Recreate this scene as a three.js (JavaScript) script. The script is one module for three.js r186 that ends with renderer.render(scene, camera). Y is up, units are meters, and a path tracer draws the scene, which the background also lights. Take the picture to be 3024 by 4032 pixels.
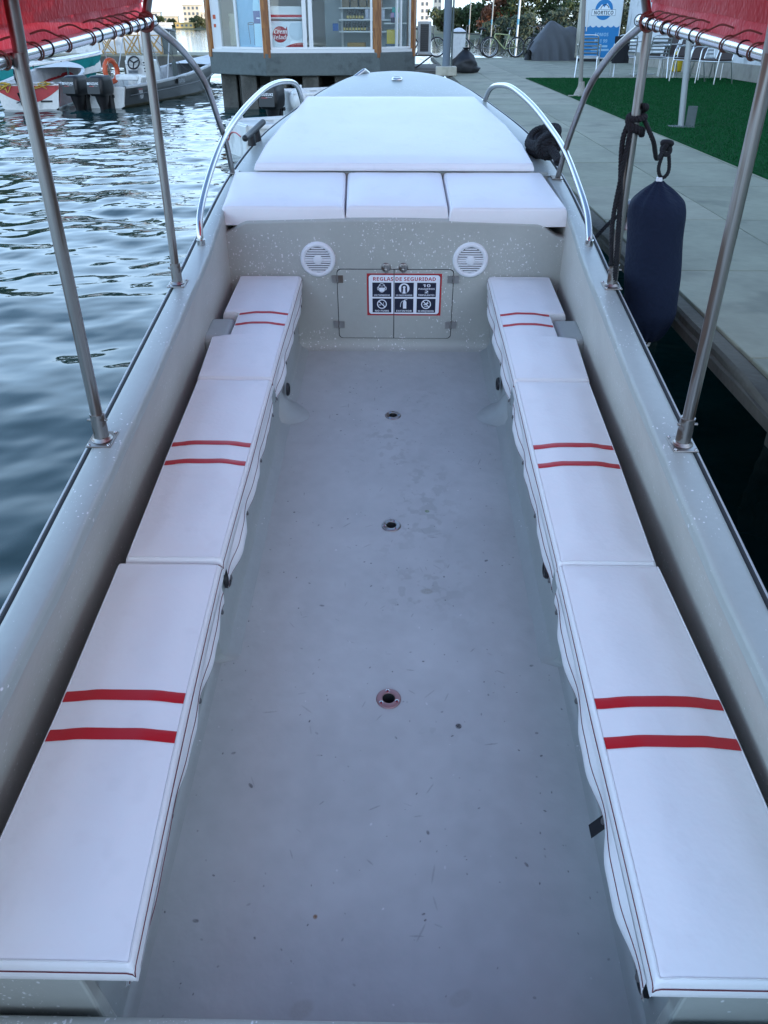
import * as THREE from 'three';
import { mergeGeometries, toCreasedNormals } from 'three/addons/utils/BufferGeometryUtils.js';
import { RoundedBoxGeometry } from 'three/addons/geometries/RoundedBoxGeometry.js';

// ---------------------------------------------------------------- camera, sky, sun, exposure
const scene = new THREE.Scene();
const W = 768, H = 1024, DEG = Math.PI / 180;
const camera = new THREE.PerspectiveCamera(67.29, W / H, 0.05, 4000);
camera.position.set(0, 2.05, 0);
camera.rotation.order = 'YXZ';
camera.rotation.set(-32.28 * DEG, 0.99 * DEG, 0);
const renderer = new THREE.WebGLRenderer({ antialias: true });
renderer.setSize(W, H);
renderer.toneMapping = THREE.LinearToneMapping;
renderer.toneMappingExposure = 2.05;
renderer.shadowMap.enabled = true;
const SUN = new THREE.Vector3(0.78, 0.145, 0.6).normalize();
const sun = new THREE.DirectionalLight(0xffe2bd, 2.4);
sun.name = 'sun'; sun.position.copy(SUN).multiplyScalar(80); sun.castShadow = true;
Object.assign(sun.shadow.camera, { left: -60, right: 60, top: 60, bottom: -60, near: 1, far: 250 });
sun.shadow.mapSize.set(2048, 2048);
scene.add(sun, sun.target);
const clamp = (x, a, b) => Math.min(b, Math.max(a, x));
const lerp = (a, b, t) => a + (b - a) * t;
const smooth = (a, b, x) => { const t = clamp((x - a) / (b - a), 0, 1); return t * t * (3 - 2 * t); };
{ // clear early-evening sky: pale at the horizon, a brighter band above it, out of view, set to light the cockpit, dim blue overhead, faint thin cloud, a warm side around the low sun
  const w = 512, h = 256, a = new Float32Array(w * h * 4), v = new THREE.Vector3();
  for (let j = 0; j < h; j++) for (let i = 0; i < w; i++) {
    const el = ((j + 0.5) / h - 0.5) * Math.PI, az = ((i + 0.5) / w - 0.5) * 2 * Math.PI;
    v.set(Math.cos(el) * Math.cos(az), Math.sin(el), Math.cos(el) * Math.sin(az));
    const se = Math.max(0, Math.sin(el)), q = 1 - Math.exp(-se * 9), t = smooth(0.22, 0.80, se), c = Math.max(0, v.dot(SUN)), k = (j * w + i) * 4;
    const glow = 0.55 * Math.pow(c, 6) + 0.12 * c;
    const cl = 0.06 * Math.sin(az * 3 + Math.sin(el * 9) * 2) * Math.sin(el * 14 + Math.sin(az * 5)) * (el > 0.1 ? 1 : 0);
    a[k] = lerp(lerp(0.68, 0.86, q), 0.105, t) + glow * 1.0 + cl;
    a[k + 1] = lerp(lerp(0.84, 1.30, q), 0.21, t) + glow * 0.72 + cl;
    a[k + 2] = lerp(lerp(0.90, 1.86, q), 0.44, t) + glow * 0.42 + cl * 0.8;
    a[k + 3] = 1;
  }
  const sky = new THREE.DataTexture(a, w, h, THREE.RGBAFormat, THREE.FloatType);
  sky.mapping = THREE.EquirectangularReflectionMapping; sky.magFilter = THREE.LinearFilter; sky.minFilter = THREE.LinearFilter; sky.needsUpdate = true;
  scene.background = sky; scene.environment = sky;
}

// ---------------------------------------------------------------- helpers
let seed = 7;
const rnd = () => { seed = (seed + 0x6D2B79F5) | 0; let t = Math.imul(seed ^ (seed >>> 15), 1 | seed); t = (t + Math.imul(t ^ (t >>> 7), 61 | t)) ^ t; return ((t ^ (t >>> 14)) >>> 0) / 4294967296; };
const rr = (a, b) => a + (b - a) * rnd();
const V = (x, y, z) => new THREE.Vector3(x, y, z);
const table = (xs, ys) => x => { // smooth interpolation through a table
  if (x <= xs[0]) return ys[0];
  const n = xs.length; if (x >= xs[n - 1]) return ys[n - 1];
  let i = 1; while (xs[i] < x) i++;
  const m = k => k <= 0 ? (ys[1] - ys[0]) / (xs[1] - xs[0]) : k >= n - 1 ? (ys[n - 1] - ys[n - 2]) / (xs[n - 1] - xs[n - 2]) : (ys[k + 1] - ys[k - 1]) / (xs[k + 1] - xs[k - 1]);
  const hh = xs[i] - xs[i - 1], t = (x - xs[i - 1]) / hh, a = ys[i - 1], b = ys[i], ma = m(i - 1) * hh, mb = m(i) * hh;
  return a * (2 * t ** 3 - 3 * t * t + 1) + ma * (t ** 3 - 2 * t * t + t) + b * (3 * t * t - 2 * t ** 3) + mb * (t ** 3 - t * t);
};
function hash(x, y, s) { let n = Math.imul(x | 0, 374761393) + Math.imul(y | 0, 668265263) + Math.imul(s | 0, 1442695041); n = Math.imul(n ^ (n >>> 13), 1274126177); return ((n ^ (n >>> 16)) >>> 0) / 4294967296; }
function vnoise(x, y, p, s) { // periodic value noise
  const xi = Math.floor(x), yi = Math.floor(y), fx = x - xi, fy = y - yi, u = fx * fx * (3 - 2 * fx), v = fy * fy * (3 - 2 * fy), q = k => ((k % p) + p) % p;
  const a = hash(q(xi), q(yi), s), b = hash(q(xi + 1), q(yi), s), c = hash(q(xi), q(yi + 1), s), d = hash(q(xi + 1), q(yi + 1), s);
  return lerp(lerp(a, b, u), lerp(c, d, u), v);
}
function fbm(x, y, p, s, o = 4) { let r = 0, a = 0.5, n = 0; for (let i = 0; i < o; i++) { r += a * vnoise(x, y, p, s + i); n += a; x *= 2; y *= 2; p *= 2; a *= 0.5; } return r / n; }
const lin2s = c => { c = clamp(c, 0, 1); return 255 * (c <= 0.0031308 ? 12.92 * c : 1.055 * Math.pow(c, 1 / 2.4) - 0.055); };
function texture(w, h, f, srgb = true, rep) { // f(u,v) -> linear [r,g,b] or a number
  const a = new Uint8Array(w * h * 4);
  for (let j = 0; j < h; j++) for (let i = 0; i < w; i++) {
    const c = f(i / w, j / h), k = (j * w + i) * 4;
    if (typeof c === 'number') a[k] = a[k + 1] = a[k + 2] = clamp(c, 0, 1) * 255;
    else for (let q = 0; q < 3; q++) a[k + q] = srgb ? lin2s(c[q]) : c[q] * 255;
    a[k + 3] = 255;
  }
  const t = new THREE.DataTexture(a, w, h); t.wrapS = t.wrapT = THREE.RepeatWrapping; t.magFilter = THREE.LinearFilter; t.minFilter = THREE.LinearMipmapLinearFilter; t.generateMipmaps = true;
  if (srgb) t.colorSpace = THREE.SRGBColorSpace;
  if (rep) t.repeat.set(rep[0], rep[1]);
  t.needsUpdate = true; return t;
}
function drawn(w, h, f) { const c = document.createElement('canvas'); c.width = w; c.height = h; f(c.getContext('2d'), w, h); const t = new THREE.CanvasTexture(c); t.colorSpace = THREE.SRGBColorSpace; t.anisotropy = 4; return t; }
const mat = (r, g, b, rough = 0.6, o = {}) => { const m = new THREE.MeshPhysicalMaterial({ roughness: rough, side: THREE.DoubleSide, ...o }); m.color.setRGB(r, g, b); return m; };

// geometry
const used = {};
const numbered = n => { const k = used[n] = (used[n] ?? -1) + 1; return k ? `${n}_${String(k).padStart(3, '0')}` : n; };
function uvBox(g, s = 1) { // planar uv in metres by face direction
  if (g.index) g = g.toNonIndexed();
  if (!g.attributes.normal) g.computeVertexNormals();
  const p = g.attributes.position, uv = new Float32Array(p.count * 2), a = V(), b = V(), c = V(), n = V();
  for (let i = 0; i < p.count; i += 3) {
    a.fromBufferAttribute(p, i); b.fromBufferAttribute(p, i + 1); c.fromBufferAttribute(p, i + 2);
    n.copy(b).sub(a).cross(c.clone().sub(a)); const ax = Math.abs(n.x), ay = Math.abs(n.y), az = Math.abs(n.z);
    [a, b, c].forEach((q, k) => { const [u, v] = ay >= ax && ay >= az ? [q.x, q.z] : ax >= az ? [q.z, q.y] : [q.x, q.y]; uv[(i + k) * 2] = u * s; uv[(i + k) * 2 + 1] = v * s; });
  }
  g.setAttribute('uv', new THREE.BufferAttribute(uv, 2)); return g;
}
function loft(rows, { closeU = false, crease = 0, planar = false } = {}) { // rows of [x,y,z]
  const nr = rows.length, nc = rows[0].length, pos = [], uv = [], idx = [];
  let L = 0; const D = (a, b) => Math.hypot(a[0] - b[0], a[1] - b[1], a[2] - b[2]);
  const mid = Math.floor(nc / 2);
  for (let i = 0; i < nr; i++) {
    if (i) L += D(rows[i][mid], rows[i - 1][mid]);
    let s = 0;
    for (let j = 0; j < nc; j++) { if (j) s += D(rows[i][j], rows[i][j - 1]); pos.push(...rows[i][j]); uv.push(s, L); }
  }
  for (let i = 0; i < nr - 1; i++) for (let j = 0; j < nc - (closeU ? 0 : 1); j++) { const a = i * nc + j, b = i * nc + (j + 1) % nc, c = a + nc, d = b + nc; idx.push(a, c, b, b, c, d); }
  let g = new THREE.BufferGeometry();
  g.setAttribute('position', new THREE.Float32BufferAttribute(pos, 3)); g.setAttribute('uv', new THREE.Float32BufferAttribute(uv, 2)); g.setIndex(idx); g.computeVertexNormals();
  if (crease) g = toCreasedNormals(g, crease * DEG);
  return planar ? uvBox(g) : g;
}
const box = (w, h, d, r = 0) => r > 0 ? new RoundedBoxGeometry(w, h, d, 2, Math.min(r, w / 2.01, h / 2.01, d / 2.01)) : new THREE.BoxGeometry(w, h, d);
const boxAt = (x0, x1, y0, y1, z0, z1, r = 0) => uvBox(box(Math.abs(x1 - x0), Math.abs(y1 - y0), Math.abs(z1 - z0), r).translate((x0 + x1) / 2, (y0 + y1) / 2, (z0 + z1) / 2));
const curve = (pts, closed = false, tension = 0.5) => new THREE.CatmullRomCurve3(pts.map(p => p.isVector3 ? p : V(...p)), closed, 'catmullrom', tension);
const tube = (pts, r, seg = 32, rad = 10, closed = false) => new THREE.TubeGeometry(pts.getPoint ? pts : curve(pts, closed), seg, r, rad, closed);
function rod(a, b, r, r2 = r, n = 12) { const A = V(...a), B = V(...b), d = B.clone().sub(A), g = new THREE.CylinderGeometry(r2, r, d.length(), n); g.applyQuaternion(new THREE.Quaternion().setFromUnitVectors(V(0, 1, 0), d.normalize())); return g.translate((A.x + B.x) / 2, (A.y + B.y) / 2, (A.z + B.z) / 2); }
function bar(a, b, w, h) { const A = V(...a), B = V(...b), d = B.clone().sub(A), g = new THREE.BoxGeometry(w, d.length(), h); g.applyQuaternion(new THREE.Quaternion().setFromUnitVectors(V(0, 1, 0), d.normalize())); return g.translate((A.x + B.x) / 2, (A.y + B.y) / 2, (A.z + B.z) / 2); }
const capped = (c, r) => merge([tube(c, r, 24, 12), new THREE.SphereGeometry(r, 12, 8).translate(...c.getPoint(0).toArray()), new THREE.SphereGeometry(r, 12, 8).translate(...c.getPoint(1).toArray())]);
const lathe = (pts, n = 32) => new THREE.LatheGeometry(pts.map(p => new THREE.Vector2(...p)), n);
const merge = gs => mergeGeometries(gs.map(g => { g = g.index ? g.toNonIndexed() : g; for (const k of Object.keys(g.attributes)) if (!['position', 'normal', 'uv'].includes(k)) g.deleteAttribute(k); if (!g.attributes.uv) uvBox(g); return g; }));
function extrude(pts, depth, bevel = 0, holes = []) { // outline in xy, extruded along +z
  const s = new THREE.Shape(pts.map(p => new THREE.Vector2(...p)));
  holes.forEach(([x, y, r]) => { const h = new THREE.Path(); h.absarc(x, y, r, 0, Math.PI * 2, true); s.holes.push(h); });
  return new THREE.ExtrudeGeometry(s, { depth, bevelEnabled: bevel > 0, bevelSize: bevel, bevelThickness: bevel, bevelSegments: 2, bevelOffset: -bevel, curveSegments: 24 });
}
function roundRect(x0, x1, y0, y1, rTL, rTR, rBR, rBL) { const p = [], arc = (cx, cy, r, a0) => { for (let i = 0; i <= 6; i++) { const a = (a0 + i * 15) * DEG; p.push([cx + r * Math.cos(a), cy + r * Math.sin(a)]); } }; arc(x1 - rTR, y1 - rTR, rTR, 0); arc(x0 + rTL, y1 - rTL, rTL, 90); arc(x0 + rBL, y0 + rBL, rBL, 180); arc(x1 - rBR, y0 + rBR, rBR, 270); return p; }

// things: geometry is given in the frame's own coordinates; the group sits at the thing's base
const BOATQ = new THREE.Quaternion().setFromAxisAngle(V(1, 0, 0), 5.4 * DEG);   // the moored boat rides bow-up
const BOATO = V(-0.015, 0.1584, -0.1788);
function tag(o, label, category, group, kind) { Object.assign(o.userData, label ? { label } : {}, category ? { category } : {}, group ? { group } : {}, kind ? { kind } : {}); return o; }
function thing(name, label, category, base = [0, 0, 0], { boat = false, group, turn = 0 } = {}) {
  const g = new THREE.Group(); g.name = numbered(name); const b = V(...base); g.userData.base = b;
  if (boat) { g.position.copy(b).applyQuaternion(BOATQ).add(BOATO); g.quaternion.copy(BOATQ); } else { g.position.copy(b); g.rotation.y = turn; }
  scene.add(g); tag(g, label, category, group); return g;
}
const rootOf = o => { while (o.parent && o.parent !== scene) o = o.parent; return o; };
function part(name, geo, m, parent, label) {
  const b = rootOf(parent).userData.base; if (b && (b.x || b.y || b.z)) geo = geo.clone().translate(-b.x, -b.y, -b.z);
  const o = new THREE.Mesh(geo, m); o.name = name; o.castShadow = o.receiveShadow = true; if (label) o.userData.label = label; parent.add(o); return o;
}
function put(name, geo, m, parent, pos, quat) { // a shared geometry placed as a part
  const b = rootOf(parent).userData.base ?? V(0, 0, 0), o = new THREE.Mesh(geo, m); o.name = name; o.castShadow = o.receiveShadow = true; o.position.set(...pos).sub(b); if (quat) o.quaternion.copy(quat); parent.add(o); return o;
}
function structure(name, geo, m) { const o = new THREE.Mesh(geo, m); o.name = numbered(name); o.userData.kind = 'structure'; o.castShadow = o.receiveShadow = true; scene.add(o); return o; }
const face = (nx, ny, nz) => new THREE.Quaternion().setFromUnitVectors(V(0, 1, 0), V(nx, ny, nz).normalize());
const rotE = (x, y, z) => new THREE.Quaternion().setFromEuler(new THREE.Euler(x, y, z));

// ---------------------------------------------------------------- materials
const nz = (s, p, o = 4) => (u, v) => fbm(u * p, v * p, p, s, o);
function speckled(base, count, sMin, sMax, seedIn, blotch = 0.06) { // painted gelcoat with flecks of white paint
  const N = 1024, dots = new Float32Array(N * N); seed = seedIn;
  for (let q = 0; q < count; q++) {
    const cx = rnd() * N, cy = rnd() * N, clump = fbm(cx / N * 4, cy / N * 4, 4, 91 + seedIn, 2); if (rnd() > smooth(0.42, 0.66, clump) + 0.04) continue;
    const r = sMin + (sMax - sMin) * Math.pow(rnd(), 5), ax = rr(0.6, 1.7), R = Math.ceil(r * 2);
    for (let y = -R; y <= R; y++) for (let x = -R; x <= R; x++) { const d = Math.hypot(x * ax, y / ax) / r; if (d < 1.1) { const k = (((Math.round(cy) + y + N) % N) * N) + ((Math.round(cx) + x + N) % N); dots[k] = Math.max(dots[k], clamp((1.1 - d) * 3, 0, 1)); } }
  }
  const f1 = nz(11, 5), f2 = nz(13, 60, 2);
  return texture(N, N, (u, v) => { const k = Math.floor(v * N) * N + Math.floor(u * N), s = 1 + blotch * (f1(u, v) - 0.5) * 2 + 0.05 * (f2(u, v) - 0.5), d = dots[k] * 0.9; return base.map(c => lerp(c * s, 0.76, d)); });
}
const fineBump = texture(512, 512, (() => { const a = nz(21, 40, 3), b = nz(22, 7, 3); return (u, v) => 0.6 * a(u, v) + 0.4 * b(u, v); })(), false);
const GEL = [0.36, 0.385, 0.36];
const M = {};
M.gel = mat(1, 1, 1, 0.42, { map: speckled(GEL, 2600, 0.8, 3.6, 31), bumpMap: fineBump, bumpScale: 0.0012, clearcoat: 0.15, clearcoatRoughness: 0.3 });
M.gelDense = mat(1, 1, 1, 0.45, { map: speckled([0.40, 0.41, 0.375], 6000, 0.8, 4.6, 37, 0.08), bumpMap: fineBump, bumpScale: 0.0012 });
M.gelSide = mat(1, 1, 1, 0.5, { map: speckled([0.50, 0.48, 0.43], 2600, 0.8, 3.4, 41, 0.10), bumpMap: fineBump, bumpScale: 0.0022 });
M.gelPlain = mat(1, 1, 1, 0.45, { map: speckled([0.37, 0.395, 0.38], 500, 0.8, 2.6, 43, 0.10), bumpMap: fineBump, bumpScale: 0.0015 });
{ // cockpit floor: scuffed paint with dirt stains, scratches and crumbs (1.3 m x 3.6 m)
  const w = 1024, h = 2048, spots = []; seed = 5;
  for (let i = 0; i < 90; i++) spots.push([rr(0.2, 0.8), rr(0.1, 0.9), rr(0.0004, 0.0008), [0.2, 0.2, 0.2], rr(0.3, 0.7), rr(0, 3.1), rr(4, 11)]);
  for (let i = 0; i < 520; i++) spots.push([rnd(), rnd(), rr(0.0003, 0.0009) * (rnd() < 0.06 ? 2 : 1), rnd() < 0.86 ? [0.06, 0.06, 0.065] : [0.7, 0.7, 0.7], rr(0.35, 1), rr(0, 3.1), rr(1, 2.2)]);
  spots.push([0.60, 0.43, 0.0045, [0.3, 0.29, 0.25], 0.8, 0, 1.6], [0.36, 0.06, 0.006, [0.28, 0.26, 0.22], 0.35, 0.4, 1.5], [0.37, 0.115, 0.0018, [0.2, 0.1, 0.03], 0.9, 0, 1], [0.63, 0.068, 0.005, [0.3, 0.29, 0.26], 0.3, 0.5, 1.8], [0.61, 0.56, 0.003, [0.12, 0.2, 0.05], 0.9, 0, 1], [0.66, 0.27, 0.003, [0.02, 0.02, 0.02], 1, 0, 1]);
  const img = new Float32Array(w * h * 3), n1 = nz(51, 6), n2 = nz(52, 24, 3), n3 = nz(53, 90, 2), n4 = nz(57, 9, 4), n5 = nz(58, 120, 3), n6 = nz(59, 14, 3);
  for (let j = 0; j < h; j++) for (let i = 0; i < w; i++) {
    const u = i / w, v = j / h, k = (j * w + i) * 3, X = u * 0.361, stain = smooth(0.48, 0.70, n4(X, v)) * smooth(0.50, 0.66, n5(X, v)) * smooth(0.25, 0.5, u) * smooth(0.78, 0.6, u), light = smooth(0.54, 0.72, n6(X, v)) * (0.5 + 0.5 * n2(X, v));
    const s = 1 + 0.16 * (n1(X, v) - 0.5) + 0.10 * (n2(X, v) - 0.5) + 0.10 * (n3(X, v) - 0.5) + 0.06 * light;
    const b = [0.45, 0.465, 0.455], d = [0.23, 0.225, 0.21];
    for (let q = 0; q < 3; q++) img[k + q] = lerp(b[q] * s, d[q], 0.30 * stain);
  }
  for (const [u, v, r, c, o, ang, st] of spots) {
    const R = Math.ceil(r * h * 1.2 * st) + 1, ci = Math.round(u * w), cj = Math.round(v * h), ca = Math.cos(ang), sa = Math.sin(ang);
    for (let y = -R; y <= R; y++) for (let x = -R; x <= R; x++) { const i = ci + x, j = cj + y; if (i < 0 || j < 0 || i >= w || j >= h) continue; const X = x / w * 1.3 / 3.6, Y = y / h, a = (X * ca + Y * sa) / st, b = (-X * sa + Y * ca), q = Math.hypot(a, b) / r; if (q < 1) { const k = (j * w + i) * 3, t = o * clamp((1 - q) * 3, 0, 1) * (0.6 + 0.4 * hash(i >> 1, j >> 1, 3)); for (let z = 0; z < 3; z++) img[k + z] = lerp(img[k + z], c[z], t); } }
  }
  const t = texture(w, h, (u, v) => { const k = (Math.floor(v * h) * w + Math.floor(u * w)) * 3; return [img[k], img[k + 1], img[k + 2]]; });
  t.repeat.set(1 / 1.3, 1 / 3.6);
  M.floor = mat(1, 1, 1, 0.42, { map: t, bumpMap: fineBump, bumpScale: 0.002 });
}
const vinylBump = texture(512, 512, (() => { const a = nz(61, 5, 3), b = nz(62, 90, 2); return (u, v) => 0.8 * a(u, v) + 0.2 * b(u, v); })(), false);
const vinylTint = texture(256, 256, (() => { const a = nz(63, 5, 4); return (u, v) => { const s = 0.97 + 0.06 * (a(u, v) - 0.5) - 0.025 * smooth(0.62, 0.8, fbm(u * 17, v * 17, 17, 65, 3)); return [0.87 * s, 0.85 * s, 0.85 * s]; }; })());
M.vinyl = mat(1, 1, 1, 0.46, { map: vinylTint, bumpMap: vinylBump, bumpScale: 0.0022 });
M.thread = mat(0.16, 0.03, 0.04, 0.8);
M.stripe = mat(0.50, 0.012, 0.02, 0.35);
M.red = mat(0.72, 0.05, 0.07, 0.6, { transmission: 0.6, specularIntensity: 0.6, thickness: 0, bumpMap: vinylBump, bumpScale: 0.01 });
M.steel = mat(0.55, 0.54, 0.53, 0.2, { metalness: 1, roughnessMap: texture(256, 256, (u, v) => 0.75 + 0.5 * (fbm(u * 8, v * 8, 8, 71) - 0.3), false) });
M.steelStain = mat(0.8, 0.78, 0.76, 0.36, { metalness: 0.9, map: texture(256, 256, (u, v) => { const s = smooth(0.46, 0.7, fbm(u * 6, v * 3, 6, 73)), g = 0.9 + 0.25 * (fbm(u * 40, v * 4, 40, 74, 2) - 0.5); return [lerp(0.50, 0.26, s) * g, lerp(0.49, 0.20, s) * g, lerp(0.48, 0.17, s) * g]; }) });
M.darkMetal = mat(0.16, 0.15, 0.15, 0.45, { metalness: 0.7 });
M.black = mat(0.012, 0.012, 0.014, 0.45);
M.blackRough = mat(0.012, 0.012, 0.015, 0.9);
M.matteBlack = mat(0.02, 0.022, 0.024, 0.8);
M.whitePlastic = mat(0.74, 0.75, 0.77, 0.4);
M.cord = mat(0.24, 0.11, 0.085, 0.8);
M.navy = mat(0.008, 0.014, 0.034, 0.85, { specularIntensity: 0.5, bumpMap: vinylBump, bumpScale: 0.012 });
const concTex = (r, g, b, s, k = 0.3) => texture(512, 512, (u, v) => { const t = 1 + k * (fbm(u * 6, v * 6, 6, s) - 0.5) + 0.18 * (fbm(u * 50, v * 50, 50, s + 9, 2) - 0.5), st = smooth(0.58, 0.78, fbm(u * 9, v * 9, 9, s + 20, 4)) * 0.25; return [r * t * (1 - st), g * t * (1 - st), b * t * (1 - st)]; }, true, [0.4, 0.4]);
const concBump = texture(512, 512, (u, v) => 0.5 * fbm(u * 60, v * 60, 60, 81, 2) + 0.5 * fbm(u * 8, v * 8, 8, 83), false); concBump.repeat.set(0.8, 0.8);
M.slab = [[0.235, 0.235, 0.16], [0.255, 0.25, 0.175], [0.22, 0.22, 0.152], [0.265, 0.255, 0.18]].map((c, i) => mat(1, 1, 1, 0.75, { map: concTex(...c, 101 + i * 7, 0.55), bumpMap: concBump, bumpScale: 0.003 }));
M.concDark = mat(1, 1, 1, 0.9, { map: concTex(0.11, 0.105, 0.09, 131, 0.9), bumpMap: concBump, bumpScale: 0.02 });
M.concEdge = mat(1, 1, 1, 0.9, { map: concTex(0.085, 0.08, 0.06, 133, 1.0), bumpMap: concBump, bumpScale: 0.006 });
M.concGrey = mat(1, 1, 1, 0.85, { map: concTex(0.115, 0.135, 0.13, 137, 0.25), bumpMap: concBump, bumpScale: 0.01 });
M.cream = mat(1, 1, 1, 0.8, { map: concTex(0.50, 0.46, 0.36, 139, 0.25) });
M.wallWhite = mat(1, 1, 1, 0.8, { map: concTex(0.70, 0.70, 0.69, 141, 0.08), bumpMap: concBump, bumpScale: 0.003 });
M.skirt = mat(1, 1, 1, 0.85, { map: concTex(0.34, 0.31, 0.26, 143, 0.35) });
M.turf = mat(1, 1, 1, 1.0, { specularIntensity: 0.15, map: texture(512, 512, (u, v) => { const t = 0.75 + 0.6 * (fbm(u * 120, v * 120, 120, 151, 2) - 0.3) + 0.35 * (fbm(u * 5, v * 5, 5, 153) - 0.5); return [0.006 * t, 0.072 * t, 0.020 * t]; }, true, [1, 1]), bumpMap: texture(512, 512, (u, v) => fbm(u * 160, v * 160, 160, 155, 2), false), bumpScale: 0.012 });
const woodTex = (a, b, s) => texture(256, 512, (u, v) => { const g = fbm(u * 26 + 2 * fbm(u * 4, v * 4, 4, s + 3), v * 3, 26, s, 3), t = smooth(0.3, 0.7, g); return a.map((c, i) => lerp(c, b[i], t)); });
M.wood = mat(1, 1, 1, 0.5, { map: woodTex([0.36, 0.15, 0.04], [0.20, 0.07, 0.018], 161) });
M.woodLight = mat(1, 1, 1, 0.6, { map: woodTex([0.52, 0.33, 0.12], [0.38, 0.21, 0.06], 163) });
M.whitePaint = mat(0.72, 0.72, 0.70, 0.5);
M.boatWhite = mat(1, 1, 1, 0.35, { map: concTex(0.70, 0.70, 0.67, 171, 0.12), clearcoat: 0.3 });
M.boatGreyIn = mat(1, 1, 1, 0.5, { map: concTex(0.47, 0.48, 0.48, 173, 0.15) });
M.boatDark = mat(1, 1, 1, 0.4, { map: concTex(0.048, 0.052, 0.052, 175, 0.2) });
M.boatTeal = mat(1, 1, 1, 0.35, { map: concTex(0.02, 0.27, 0.27, 177, 0.2) });
M.boatRed = mat(1, 1, 1, 0.35, { map: concTex(0.42, 0.025, 0.03, 179, 0.2) });
M.antifoul = mat(1, 1, 1, 0.6, { map: concTex(0.06, 0.055, 0.025, 181, 0.9) });
M.orange = mat(0.55, 0.09, 0.03, 0.5);
M.alu = mat(0.66, 0.67, 0.68, 0.28, { metalness: 0.95 });
M.aluShaded = mat(0.34, 0.35, 0.36, 0.4, { metalness: 0.8 });  // darker aluminium, the shade on the chair slats put into the colour
M.weave = mat(0.045, 0.03, 0.026, 0.7);
M.yellowRope = mat(0.50, 0.33, 0.05, 0.85);
M.glass = mat(0.95, 0.98, 0.98, 0.02, { transmission: 1, thickness: 0, ior: 1.5 });

// ---------------------------------------------------------------- water: one sheet to the horizon, real ripples near, fine relief everywhere
{
  const line = (stops) => { const o = []; for (let i = 0; i < stops.length - 1; i++) { const [a, s] = stops[i], [b, e] = stops[i + 1]; let x = a; while (x < b - 1e-6) { o.push(x); const t = (x - a) / (b - a); x += Math.min(s * Math.pow(e / s, t), Math.max(b - x, 1e-3)); } } o.push(stops[stops.length - 1][0]); return o; };
  const xs = line([[-2600, 500], [-60, 2], [-19, 0.14], [-8, 0.085], [1.6, 0.085], [8, 1], [60, 8], [2600, 500]]);
  const zs = line([[-2600, 500], [-120, 3], [-48, 0.16], [-20, 0.09], [1.5, 0.09], [12, 2], [2600, 500]]);
  seed = 77; const wv = [];
  for (let i = 0; i < 34; i++) { const L = 0.34 * Math.pow(6.5, Math.pow(i / 33, 1.25)), a = (96 + rr(-62, 62)) * DEG + (rnd() < 0.3 ? 0.7 : 0), k = 2 * Math.PI / L; wv.push([k * Math.cos(a), k * Math.sin(a), rr(0, 6.28), 0.0036 * Math.pow(L, 1.05) * rr(0.6, 1.3), L]); }
  const pos = [], uv = [], idx = [], nx = xs.length, nzz = zs.length;
  for (let j = 0; j < nzz; j++) for (let i = 0; i < nx; i++) {
    const x = xs[i], z = zs[j], cx = i < nx - 1 ? xs[i + 1] - x : 500, cz = j < nzz - 1 ? zs[j + 1] - z : 500, c = Math.max(Math.abs(cx), Math.abs(cz));
    let y = 0; const calm = 0.75 + 0.5 * fbm(x * 0.09 + 50, z * 0.09 + 50, 4096, 5, 2);
    if (c < 1) for (const [kx, kz, ph, am, L] of wv) if (L > c * 3.2) y += am * Math.sin(kx * x + kz * z + ph);
    pos.push(x, y * calm, z); uv.push(x / 2.4, z / 2.4);
  }
  for (let j = 0; j < nzz - 1; j++) for (let i = 0; i < nx - 1; i++) { const a = j * nx + i; idx.push(a, a + nx, a + 1, a + 1, a + nx, a + nx + 1); }
  const g = new THREE.BufferGeometry(); g.setAttribute('position', new THREE.Float32BufferAttribute(pos, 3)); g.setAttribute('uv', new THREE.Float32BufferAttribute(uv, 2)); g.setIndex(idx); g.computeVertexNormals();
  const rip = []; for (let i = 0; i < 26; i++) { const a = (90 + rr(-75, 75)) * DEG, f = 5 + 13 * Math.pow(rnd(), 1.3); rip.push([Math.round(f * Math.cos(a)), Math.round(f * Math.sin(a)) || 1, rr(0, 6.28), 1 / Math.pow(f, 1.15)]); }
  const tot = rip.reduce((s, r) => s + r[3], 0);
  const bump = texture(512, 512, (u, v) => { let s = 0; for (const [p, q, ph, am] of rip) s += am * Math.sin(6.2832 * (p * u + q * v) + ph); return 0.5 + 0.9 * s / tot; }, false);
  structure('water', g, mat(0.003, 0.030, 0.031, 0.03, { ior: 1.33, bumpMap: bump, bumpScale: 0.006 }));
}
// sea floor is never seen; the far land
const hillGeo = (x0, x1, z0, z1, h, s) => { const rows = []; for (let j = 0; j <= 10; j++) { const r = []; for (let i = 0; i <= 40; i++) { const x = lerp(x0, x1, i / 40), z = lerp(z0, z1, j / 10), e = Math.min(1, j / 3) * Math.min(1, (10 - j) / 3); r.push([x, -0.3 + e * h * (0.5 + fbm(i * 0.21 + 3, j * 0.4, 512, s, 3)), z]); } rows.push(r); } return loft(rows, { planar: true }); };
M.land = mat(1, 1, 1, 0.95, { map: texture(256, 256, (u, v) => { const t = 0.6 + 0.8 * fbm(u * 8, v * 8, 8, 191); return [0.07 * t, 0.085 * t, 0.04 * t]; }, true, [0.05, 0.05]) });
structure('far_shore', hillGeo(-420, -40, -640, -900, 3, 201), M.land);
structure('mangrove_bank', hillGeo(-6, 110, -168, -260, 1.1, 203), M.land);
structure('unseen_pier_bank', hillGeo(-75, -19, -59, -80, 0.7, 207), M.land);  // out of view, ground for the unseen trees that darken the water
structure('far_bank', hillGeo(-30, 70, -430, -620, 2, 205), M.land);

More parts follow.
